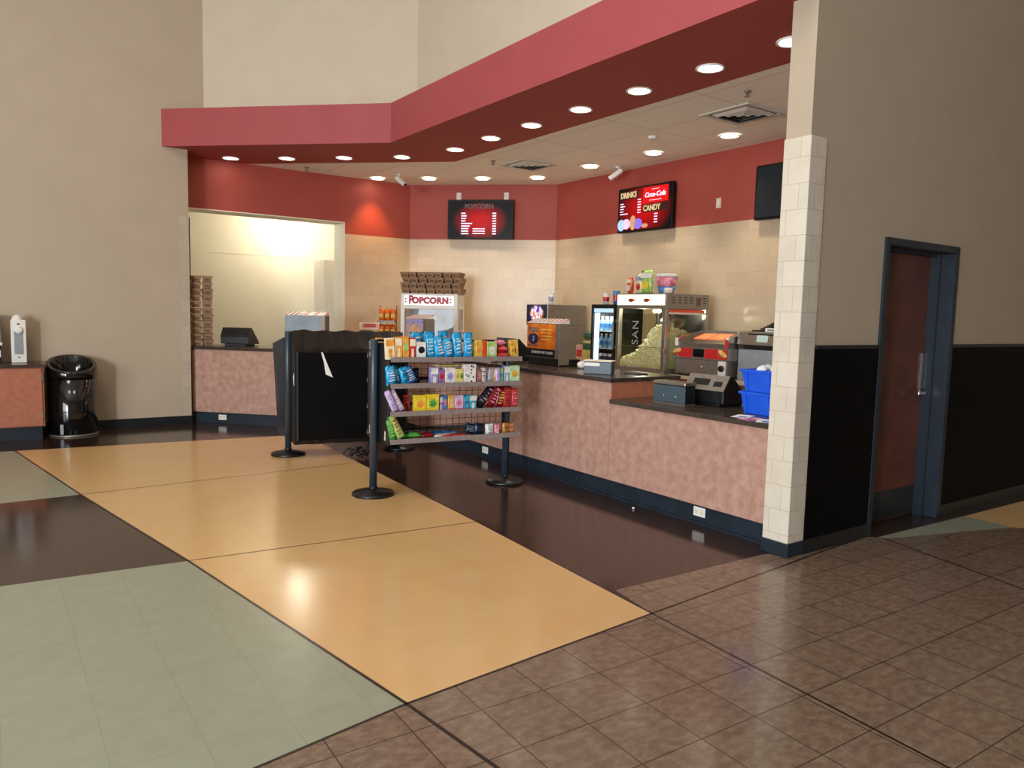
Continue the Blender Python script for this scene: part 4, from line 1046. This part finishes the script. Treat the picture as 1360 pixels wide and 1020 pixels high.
# orange chip bags on a clip rack
MT['chip_orange'] = mat('chip_orange', 'c4480c', 'f08a20', rough=.35, scale=12, detail=3)
t = thing('chip_rack', 'small wire stand for chip bags left of the small popcorn machine', 'rack', (5.06, 10.62, .92), R45)
m = M(); m.tube([(-.13, .12, 0), (-.13, .12, .74)], .006); m.tube([(.13, .12, 0), (.13, .12, .74)], .006); m.build('upright', 'wire', t)
m = M()
for z in (.24, .48): m.box(-.14, .14, 0, .13, z, z + .008); m.box(-.14, .14, 0, .006, z, z + .03)
m.build('shelf', 'dull_steel', t)
m = M(); m.box(-.14, .14, 0, .14, 0, .012); m.build('base', 'wire', t)
for k in range(6):
    row_, c_ = divmod(k, 3)
    o = thing('chip_bag', 'orange chip bag on the wire stand, %s from left, %s shelf' % (ORD[c_ + 1], ('lower', 'upper')[row_]), 'bag', (0, 0, 0), R45, 'orange chip bags on the wire stand')
    bag_mesh(.1, .2, .07, 50 + k).build('pouch', 'chip_orange', o)
    m = M(); m.box(-.03, .03, -.004, 0, .07, .13); m.build('print', pm('gold'), o)
    p = Vector((5.06, 10.62, 0)) + e45 * (-.09 + c_ * .09) + n45 * (.035 + .012 * c_); p.z = .92 + .2485 + row_ * .24; o.location = p
# ------------------------------------------------------------------ big popcorn machine
t = thing('popcorn_machine', 'large steel popcorn machine with lit header, full of popcorn', 'popcorn machine', (6.45, 6.555, .92), FX)
w, dp, h = .415, .74, .94
m = M(); m.box(-w, w, 0, dp, 0, .05, bev=.004); m.build('base', 'dull_steel', t)
for x in (-w, w - .055):
    for y in (0, dp - .055): m = M(); m.box(x, x + .055, y, y + .055, .05, .76, bev=.003); m.build('corner_post', 'steel', t)
m = M(); m.box(-w, w, 0, dp, .76, h, bev=.004); hd = m.build('header', 'dull_steel', t)
m = M(); m.box(-w + .015, w - .02, -.004, 0, .80, .925); hs = m.build('lit_sign', 'popcorn_lit', hd)
MT['logo_brown'] = mat('logo_brown', '8a3a1c', 'a0481f', rough=.5)
m = M()
for cx in (-.16, .1):
    m.poly([(cx + .05 * math.cos(q * PI / 8) * (1 + .25 * math.sin(3 * q)), -.006, .857 + .022 * math.sin(q * PI / 8)) for q in range(16)])
    m.poly([(cx + .045, -.006, .86), (cx + .08, -.006, .885), (cx + .06, -.006, .852)])
m.build('sign_emblem', 'logo_brown', hd)
m = M()
for k in range(4):
    for j in range(3): m.box(w - .001, w + .002, .10 + k * .1, .15 + k * .1, .83 + j * .03, .84 + j * .03)
for j in range(3): m.box(w - .001, w + .002, .63, .68, .83 + j * .03, .84 + j * .03)
m.build('vent_slots', 'dark_gap', hd)
m = M(); m.box(w - .001, w + .006, .51, .58, .80, .90); m.build('switch_plate', 'kraft_dark', hd)
m = M(); m.box(w - .004, w + .002, .06, .66, .722, .752); m.build('red_strip', 'pack_red_orange', t)
m = M(); m.box(w - .03, w, .055, dp - .055, .70, .722); m.build('side_rail', 'ivory_plastic', t)
m = M(); m.box(-w + .055, w - .055, .015, .02, .06, .76); m.build('front_glass', GLASSG, t)
m = M(); m.box(-w + .055, w - .055, .016, .021, .30, .306); m.build('glass_joint', 'dull_steel', t)
for x in (-w + .02, w - .024):
    m = M(); m.box(x, x + .004, .055, dp - .055, .05, .70); m.build('side_glass', GLASSG, t)
for x in (-w + .028, w - .028):
    for z in (.27, .60):
        m = M(); m.box(x - .03, x + .03, -.012, .02, z - .02, z + .02, bev=.003); m.build('hinge', 'dull_steel', t)
m = M(); m.box(-w + .055, w - .055, dp - .03, dp - .02, .05, .76); m.build('back_panel', 'poster_dark', t)
m = M(); m.box(-.12, .0, .33, .42, .70, .76); m.lathe([(.13, .5), (.15, .53), (.15, .64), (.1, .68), (0, .68)], 28, c=(.22, .33, 0)); m.tube([(.22, .33, .68), (.22, .33, .76)], .02); m.build('kettle', 'steel', t)
letters('SAN', .15, 'grey_plastic', t, (-.08, .012, .47), rot=(PI / 2, -PI / 2, 0), depth=.0006, name='glass_lettering', spacing=1.1)
for x in (-.06, .03):
    m = M(); m.ball((x, .3, .735), .02); m.build('lamp', 'downlight', t)
# popcorn pile
m = M(); rnd = random.Random(21)
def pile_h(x, y): return .085 + .47 * max(0, math.exp(-((x - .26) ** 2) / .085 - ((y - .2) ** 2) / .4)) + .05 * math.exp(-(x + .2) ** 2 / .05)
for k in range(1900):
    x = rnd.uniform(-w + .05, w - .05); y = rnd.uniform(.05, dp - .08); z = pile_h(x, y)
    m.ball((x, y, z + rnd.uniform(.0, .022)), rnd.uniform(.016, .027), (1, 1, .85), 7, 5)
nxx, nyy = 20, 16; g = [[m._v((-w + .04 + i * (2 * w - .08) / (nxx - 1), .04 + j * (dp - .1) / (nyy - 1), pile_h(-w + .04 + i * (2 * w - .08) / (nxx - 1), .04 + j * (dp - .1) / (nyy - 1)))) for j in range(nyy)] for i in range(nxx)]
for i in range(nxx - 1):
    for j in range(nyy - 1): m._f([g[i][j], g[i + 1][j], g[i + 1][j + 1], g[i][j + 1]], True)
for i in range(nxx - 1):
    a_, b_ = g[i][0].co, g[i + 1][0].co; m._f([g[i][0], g[i + 1][0], m._v((b_.x, b_.y, .055)), m._v((a_.x, a_.y, .055))], True)
    for q in range(22):
        x = rnd.uniform(a_.x, b_.x); m.ball((x, .042 + rnd.uniform(0, .01), rnd.uniform(.06, a_.z)), rnd.uniform(.014, .02), (1, .8, 1), 6, 4)
for j in range(nyy - 1):
    for i in (0, nxx - 1):
        a_, b_ = g[i][j].co, g[i][j + 1].co; m._f([g[i][j], g[i][j + 1], m._v((b_.x, b_.y, .055)), m._v((a_.x, a_.y, .055))], True)
o = m.build('popcorn', 'popcorn_yellow', None, loc=(6.45, 6.555, .92), rot=(0, 0, FX)); tag(o, 'heap of popcorn inside the large steel popcorn machine', 'popcorn', None, 'stuff')
# things on top of the big machine
def topbag(label, y, w_, h_, c, c2, extra=None, x=6.53):
    o = thing('chip_bag', label, 'bag', (x, y, 1.861), FX)
    bag_mesh(w_, h_, .07, int(y * 100)).build('pouch', pm(c), o)
    m = M(); m.poly([(w_ * .33 * math.cos(q * PI / 8), -.003, h_ * .35 + h_ * .18 * math.sin(q * PI / 8)) for q in range(16)]); m.build('print', pm(c2), o)
    if extra:
        m = M(); m.box(-w_ * .42, w_ * .42, -.006, .03, h_ * .66, h_ * .86); m.build('label_plate', extra, o)
    return o
topbag('small orange and white bag at left end atop the large popcorn machine', 6.855, .09, .2, 'red orange', 'white', 'pack_cream')
topbag('pale bag with navy top in middle of bags atop the large popcorn machine', 6.72, .11, .24, 'cream', 'red', 'pack_blue_grey', 6.56)
topbag('tallest bag, green with white label, atop the large popcorn machine', 6.57, .19, .28, 'lime green', 'yellow', 'paper')
t = thing('candy_tub', 'round tub in red, white and blue atop the large popcorn machine', 'tub', (6.62, 6.31, 1.861))
m = M(); m.lathe([(.085, 0), (.105, .08)], 32); m.lathe([(0, 0), (.085, 0)], 32, cap=False); m.build('tub_base', 'pack_blue', t)
m = M(); m.lathe([(.105, .08), (.125, .19)], 32); m.build('tub_wall', 'pack_pink', t)
m = M(); m.lathe([(.13, .19), (.13, .22), (.12, .226), (0, .226)], 32); m.build('lid', 'pack_white', t)
t = thing('tape_roll', 'small white roll beside the round tub on the large popcorn machine', 'roll', (6.52, 6.185, 1.861))
m = M(); m.lathe([(.05, 0), (.052, .035), (.045, .06), (.02, .06)], 24); m.build('roll', 'pack_white', t)
m = M(); m.lathe([(.02, .0), (.02, .062), (0, .062)], 16); m.build('core', 'pack_pink', t)

# ------------------------------------------------------------------ cooler with bottles
t = thing('glass_door_cooler', 'narrow black countertop cooler with lit glass door and bottles', 'cooler', (6.45, 7.215, .92), FX)
w, dp, h = .225, .48, .805
m = M(); m.mi = 0
m.box(-w, -w + .02, .03, dp, 0, h); m.box(w - .02, w, .03, dp, 0, h); m.box(-w + .02, w - .02, .03, dp, 0, .06); m.box(-w + .02, w - .02, .03, dp, h - .1, h); m.box(-w + .02, w - .02, dp - .02, dp, .06, h - .1)
m.build('cabinet', 'black_plastic', t)
m = M()
m.box(-w, -w + .03, 0, .03, 0, h); m.box(w - .035, w, 0, .03, 0, h); m.box(-w + .03, w - .035, 0, .03, 0, .05); m.box(-w + .03, w - .035, 0, .03, h - .05, h)
dd = m.build('door', 'black_plastic', t)
m = M(); m.box(-w + .03, w - .035, .012, .016, .05, h - .05); m.build('pane', GLASS, dd)
m = M(); m.box(w - .022, w - .01, -.03, 0, .25, .6, bev=.003); m.build('handle', 'grey_plastic', dd)
m = M(); m.box(-w + .02, w - .02, dp - .03, dp - .022, .06, h - .1); m.build('back_liner', 'white_plastic', t)
m = M(); m.box(-w + .022, -w + .07, .04, .08, .07, h - .11); m.build('lamp_tube', 'cooler_light', t)
m = M(); m.box(-w + .03, w - .035, .018, .03, h - .1, h - .05); m.build('lit_panel', emit_mat('cooler_panel', 'b5d8ee', .7), t)
for z in (.24, .46):
    m = M(); m.box(-w + .022, w - .022, .05, dp - .03, z, z + .008); m.build('shelf', 'white_plastic', t)
L = bpy.data.lights.new('cooler_lamp', 'AREA'); L.energy = 8; L.size = .3; L.color = (.85, .95, 1)
lo = bpy.data.objects.new('cooler_lamp', L); COL.objects.link(lo); lo.location = (6.62, 7.215, .92 + h - .115)
bt = None
MT['bottle_water'] = mat('bottle_water', '4f8fb8', 'a8d0e2', rough=.15, scale=20)
MT['bottle_label'] = mat('bottle_label', '2f6fa8', '4a8cc0', rough=.4)
MT['can_silver'] = mat('can_silver', 'c7c9cc', rough=.25, metal=.6)
def bottle(label, grp):
    o = thing('water_bottle', label, 'bottle', (0, 0, 0), FX, grp)
    m = M(); m.lathe([(0, 0), (.03, 0), (.033, .01), (.033, .11), (.03, .125), (.013, .155), (.013, .168)], 18); m.build('bottle_body', 'bottle_water', o)
    m = M(); m.lathe([(.0335, .045), (.0335, .095)], 18, cap=False); m.build('wrap_label', 'bottle_label', o)
    m = M(); m.lathe([(.015, .166), (.015, .182), (0, .183)], 14); m.build('cap', 'white_plastic', o)
    return o
for sh, (z, nm) in enumerate(((.468, 'top'), (.248, 'middle'))):
    for k in range(4):
        for rw in range(2):
            p = Vector((6.45 + .1 + rw * .085, 7.215 + .225 - .105 - k * .083, .92 + z + .0005))
            lab = 'blue water bottle in the cooler, %s shelf, %s row, %s from left' % (nm, ('front', 'second')[rw], ORD[k + 1])
            if bt is None: bt = bottle(lab, 'bottles in the cooler'); bt.location = p
            else: dup(bt, p, FX, lab, 'bottles in the cooler')
cn = None
for k in range(4):
    p = Vector((6.56, 7.215 + .225 - .105 - k * .083, .981)); lab = 'drink can on the cooler floor, %s from left' % ORD[k + 1]
    if cn is None:
        cn = thing('drink_can', lab, 'can', p, FX, 'cans in the cooler')
        m = M(); m.lathe([(0, 0), (.026, 0), (.033, .01), (.033, .105), (.027, .12), (0, .12)], 18); m.build('can_body', 'can_silver', cn)
        m = M(); m.lathe([(.0335, .03), (.0335, .085)], 18, cap=False); m.build('wrap_label', 'pack_navy', cn)
    else: dup(cn, p, FX, lab, 'cans in the cooler')
def cup(label, loc, c, band_c, h=.15):
    o = thing('paper_cup', label, 'cup', loc)
    m = M(); m.lathe([(.033, 0), (.045, h)], 24); m.lathe([(.047, h - .004), (.049, h), (.047, h + .004), (.043, h)], 24, cap=False); m.build('cup_body', c, o)
    m = M(); m.lathe([(.0335 + .012 * .3, h * .28), (.0335 + .012 * .72, h * .7)], 24, cap=False); m.build('print_band', band_c, o)
cup('white paper cup with red band, left of two cups on the cooler', (6.56, 7.29, 1.7255), 'pack_white', 'pack_red', .14)
cup('blue paper cup with red band, right of two cups on the cooler', (6.52, 7.06, 1.7255), 'pack_blue', 'pack_red', .165)

# ------------------------------------------------------------------ drink dispenser
MT['ad_glow'] = None
def ad_mat():
    m, nt, b = base_mat('drink_ad', .2)
    tc = N(nt, 'ShaderNodeTexCoord'); mp = N(nt, 'ShaderNodeMapping'); mp.inputs['Scale'].default_value = (5.5, 1, 7.5); mp.inputs['Location'].default_value = (0, 0, -.675 * 7.5)
    vz = N(nt, 'ShaderNodeTexNoise', i_Scale=1.6, i_Detail=2.0); cr = N(nt, 'ShaderNodeValToRGB')
    e = cr.color_ramp.elements; e[0].position = .3; e[0].color = rgb('1c2f9a'); e[1].position = .7; e[1].color = rgb('f0d040')
    for p, c in ((.42, '8a3fb0'), (.5, 'ffffff'), (.58, 'e8502a')):
        q = e.new(p); q.color = rgb(c)
    gr = N(nt, 'ShaderNodeTexGradient', gradient_type='SPHERICAL'); mx = N(nt, 'ShaderNodeMix', data_type='RGBA'); c2 = N(nt, 'ShaderNodeValToRGB')
    c2.color_ramp.elements[0].position = .05; c2.color_ramp.elements[1].position = .3
    nt.links.new(tc.outputs['Object'], mp.inputs['Vector']); nt.links.new(tc.outputs['Object'], vz.inputs['Vector']); vz.inputs['Scale'].default_value = 9
    nt.links.new(mp.outputs[0], gr.inputs['Vector']); nt.links.new(gr.outputs['Fac'], c2.inputs['Fac']); nt.links.new(c2.outputs['Color'], mx.inputs[0])
    mx.inputs[6].default_value = rgb('0c1020'); nt.links.new(vz.outputs['Fac'], cr.inputs['Fac']); nt.links.new(cr.outputs['Color'], mx.inputs[7])
    nt.links.new(mx.outputs[2], b.inputs['Emission Color']); b.inputs['Emission Strength'].default_value = 1.1; b.inputs['Base Color'].default_value = (.01, .01, .02, 1)
    return m
MT['ad_glow'] = ad_mat()
t = thing('drink_dispenser', 'soda dispenser with glowing colourful panel beside the tiled wall', 'drink dispenser', (6.66, 8.9, .92), FX)
m = M(); m.box(-.26, .26, 0, .72, .5, .807, bev=.006); m.build('head', 'dull_steel', t)
m = M(); m.box(-.26, .26, .25, .72, 0, .5); m.build('back_column', 'dull_steel', t)
m = M(); m.box(-.26, .26, 0, .3, 0, .07, bev=.005); m.build('drip_tray', 'black_plastic', t)
m = M(); m.box(-.245, .245, -.006, 0, .53, .795); m.build('light_panel', 'ad_glow', t)
for k in range(4):
    m = M(); m.lathe([(.02, .41), (.02, .5)], 12, c=(-.18 + k * .12, .12, 0)); m.build('nozzle', 'black_plastic', t)
cup('stack of white cups on the soda dispenser beside its glowing panel', (6.78, 8.72, 1.7275), 'white_plastic', 'pack_blue_grey', .16)
# jar and carton near cooler
t = thing('snack_jar', 'large clear jar with dark green lid left of the cooler', 'jar', (6.75, 7.75, .92))
m = M(); m.lathe([(0, 0), (.12, 0), (.13, .02), (.13, .30), (.1, .34)], 28); m.build('jar_body', 'pack_pale_yellow', t)
m = M(); m.lathe([(.115, .34), (.125, .36), (.125, .42), (.11, .44), (.04, .45), (0, .45)], 28); m.build('lid', 'green_lid', t)
m = M(); m.lathe([(.1315, .2), (.1315, .29)], 28, cap=False); m.build('wrap_label', 'green_lid', t)
t = thing('snack_carton', 'small pink carton in front of the green lidded jar', 'carton', (6.55, 7.72, .92) if False else (6.66, 7.9, .92), FX)
m = M(); m.box(-.07, .07, -.01, .06, 0, .26, bev=.003); m.build('carton', 'pink_carton', t)
m = M(); m.box(-.055, .055, -.013, -.01, .1, .19); m.build('print', 'pack_red', t)

# ------------------------------------------------------------------ hot dog roller and grey machine
t = thing('hot_dog_roller', 'hot dog roller with red front and steel bun drawer on back counter', 'hot dog roller', (6.60, 5.72, .92), FX)
w = .385
m = M(); m.box(-w, w - .02, .0, .55, 0.02, .20, bev=.004); bc_ = m.build('bun_cabinet', 'dull_steel', t)
m = M(); m.box(-w + .02, w - .14, -.008, 0, .03, .19, bev=.003); dr = m.build('drawer', 'dull_steel', bc_)
m = M(); m.tube([(-.02, -.01, .115), (-.02, -.025, .12), (.05, -.025, .12), (.05, -.01, .115)], .006); m.build('handle', 'chrome', dr)
m = M(); m.box(w - .13, w - .03, -.01, 0, .025, .195); cp = m.build('control_plate', 'white_plastic', bc_)
m = M(); m.T = Matrix.Translation((w - .08, -.01, .115)) @ Matrix.Rotation(PI / 2, 4, 'X'); m.lathe([(.035, 0), (.035, .02), (.03, .025), (0, .025)], 20); m.build('knob', 'black_plastic', bc_)
for x in (-.36, .36):
    for y in (.05, .45):
        m = M(); m.lathe([(.02, 0), (.02, .02)], 12, c=(x, y, 0)); m.build('foot', 'black_plastic', t)
m = M(); m.box(-w, w + .02, -.01, .55, .20, .335, bev=.004); bd = m.build('roller_base', 'dull_steel', t)
m = M(); m.box(-w + .06, -.12, -.014, -.01, .215, .32); m.box(.06, w - .01, -.014, -.01, .215, .32); m.build('red_front', 'red_panel', bd)
m = M(); m.box(-.11, .05, -.016, -.01, .225, .315, bev=.002); m.build('control_panel', 'gloss_black', bd)
for s, x in ((0, -w + .04), (1, w - .08)):
    m = M(); m.T = Matrix.Translation((x, -.016, .27)) @ Matrix.Rotation(.5 if s else -.3, 4, 'Y'); m.ball((0, 0, .012), .035, (2.0, .15, .8)); m.build('bun_picture', 'bun', bd)
    m = M(); m.T = Matrix.Translation((x - .02, -.018, .25)) @ Matrix.Rotation(.5 if s else -.3, 4, 'Y'); m.ball((0, 0, 0), .03, (2.2, .15, .45)); m.build('sausage_picture', 'sausage', bd)
m = M(); m.extr([(-.01, .335), (-.01, .385), (.40, .505), (.402, .335)], -w + .05, w - .05, bev=.004); ld = m.build('sloped_lid', 'steel', t)
for x in (-w, w - .05):
    m = M(); m.extr([(-.012, .335), (-.012, .43), (.03, .46), (.42, .51), (.42, .335)], x, x + .05); gp = m.build('guard_end', 'steel', t)
    m = M(); m.extr([(-.0135, .34), (-.0135, .43), (-.012, .43), (-.012, .34)], x, x + .05); m.build('end_label', 'paper' if x < 0 else 'striped_red', gp)
m = M(); m.box(-w, w, .40, .55, .335, .515); m.build('back_housing', 'dull_steel', t)
MT['lid_glow_reflection'] = emit_mat('lid_glow_reflection', 'ff7d4a', .75)  # glowing orange panes that paint lamp reflections onto the steel lid
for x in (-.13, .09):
    m = M(); m.T = Matrix.Translation((x, .22, .4545)) @ Matrix.Rotation(.285, 4, 'X'); m.box(-.095, .095, -.1, .1, 0, .004); m.build('reflection_pane', 'lid_glow_reflection', ld)
t = thing('grey_appliance', 'grey countertop appliance with small display panel behind the blue totes', 'appliance', (6.72, 4.99, .92), FX)
m = M(); m.box(-.32, .32, 0, .5, .0, .34, bev=.008); m.build('body', 'grey_plastic', t)
m = M(); m.box(-.32, .32, .004, .5, .34, .385); m.build('dark_band', 'black_plastic', t)
m = M(); m.extr([(-.02, .385), (.0, .53), (.5, .53), (.5, .385)], -.33, .33, bev=.008); hh_ = m.build('control_head', 'steel', t)
m = M(); m.extr([(-.0165, .4), (-.003, .51), (-.001, .51), (-.0145, .4)], -.2, .2); m.build('panel', 'gloss_black', hh_)
m = M(); m.extr([(-.0155, .425), (-.0052, .495), (-.0045, .495), (-.0148, .425)], -.08, .06); m.build('display', emit_mat('lcd', 'a9bfb6', .35), hh_)
t = thing('folded_strap', 'black folded strap lying on the grey countertop appliance', 'strap', (6.9, 4.93, 1.4515), 0)
m = M(); rnd = random.Random(9)
for k in range(4):
    m.tube([(-.02 + .03 * k, .22 - .02 * k, .02 + .018 * k), (.02, .1, .03 + .018 * k), (.0 + .02 * k, -.05, .035 + .018 * k), (.03, -.2, .02 + .016 * k)], .017, 8)
m.build('strap_loop', 'black_plastic', t)
m = M(); m.box(-.1, -.04, .05, .28, 0, .018, bev=.004); m.build('buckle', 'black_plastic', t)
t = thing('small_parcel', 'small pale box under the black strap on the grey appliance', 'box', (6.79, 4.96, 1.4515), FX)
m = M(); m.box(-.07, .07, 0, .05, 0, .04, bev=.003); m.build('carton', 'paper', t)
m = M(); m.box(-.04, .04, -.002, 0, .01, .03); m.build('print', 'grey_plastic', t)

# tall white cabinet in the back room
t = thing('white_cabinet', 'tall plain white cabinet inside the bright back room', 'cabinet', (4.62, 12.0, 0))
m = M(); m.box(0, .8, .02, .5, 0, 2.39); m.build('cabinet_body', 'cream_paint', t)
m = M(); m.box(.01, .79, 0, .02, .05, 2.38, bev=.003); dd = m.build('door', 'cream_paint', t)
m = M(); m.box(.05, .07, -.02, 0, 1.0, 1.15); m.build('handle', 'steel', dd)
o = tag(M().ball((0, 0, .008), .012, (1, 1, .8), 8, 6).build('paper_scrap', 'paper'), 'tiny white scrap on dark floor by the counter base', 'scrap'); o.location = (4.34, 4.4, .001)

# ================================================================== LIGHT
def area(name, loc, target, sx, sy, e, col):
    L = bpy.data.lights.new(name, 'AREA'); L.shape = 'RECTANGLE'; L.size = sx; L.size_y = sy; L.energy = e; L.color = col
    o = bpy.data.objects.new(name, L); COL.objects.link(o); o.location = loc
    o.rotation_euler = (Vector(target) - Vector(loc)).to_track_quat('-Z', 'Y').to_euler()
    return o
area('daylight_window', (-6.9, .5, 1.9), (0, .5, 1.9), 6.6, 3.2, 500, (.9, .96, 1.0))
area('daylight_bright_pane', (-6.85, -2.1, 1.9), (2.5, 9.0, 1.3), .9, 2.8, 520, (.95, .98, 1.0))
L = bpy.data.lights.new('backroom_lamp', 'POINT'); L.energy = 52; L.color = (1, .92, .74); L.shadow_soft_size = .15
lo = bpy.data.objects.new('backroom_lamp', L); COL.objects.link(lo); lo.location = (4.45, 12.75, 3.1)
L = bpy.data.lights.new('popcorn_machine_lamp', 'POINT'); L.energy = 13; L.color = (1, .9, .74); L.shadow_soft_size = .03
lo = bpy.data.objects.new('popcorn_machine_lamp', L); COL.objects.link(lo); lo.location = (6.56, 6.62, 1.63)
for x, y in ((-2, 3), (-1, 7), (1.5, 2.5)):
    area('lobby_fill_light', (x, y, LZ - .1), (x, y, 0), 1.2, 1.2, 50, (1, .92, .8))  # added fill lights high in the unseen lobby, no fixtures built
wd = bpy.data.worlds.new('world'); SC.world = wd; wd.use_nodes = True
wd.node_tree.nodes['Background'].inputs['Color'].default_value = (.75, .85, 1, 1)
wd.node_tree.nodes['Background'].inputs['Strength'].default_value = 1.5
SC.view_settings.view_transform = 'Standard'; SC.view_settings.look = 'None'; SC.view_settings.gamma = 1; SC.view_settings.exposure = 0.1
SC.view_settings.use_curve_mapping = False
SC.cycles.use_denoising = True
SC.cycles.max_bounces = 8
SC.cycles.sample_clamp_indirect = 6
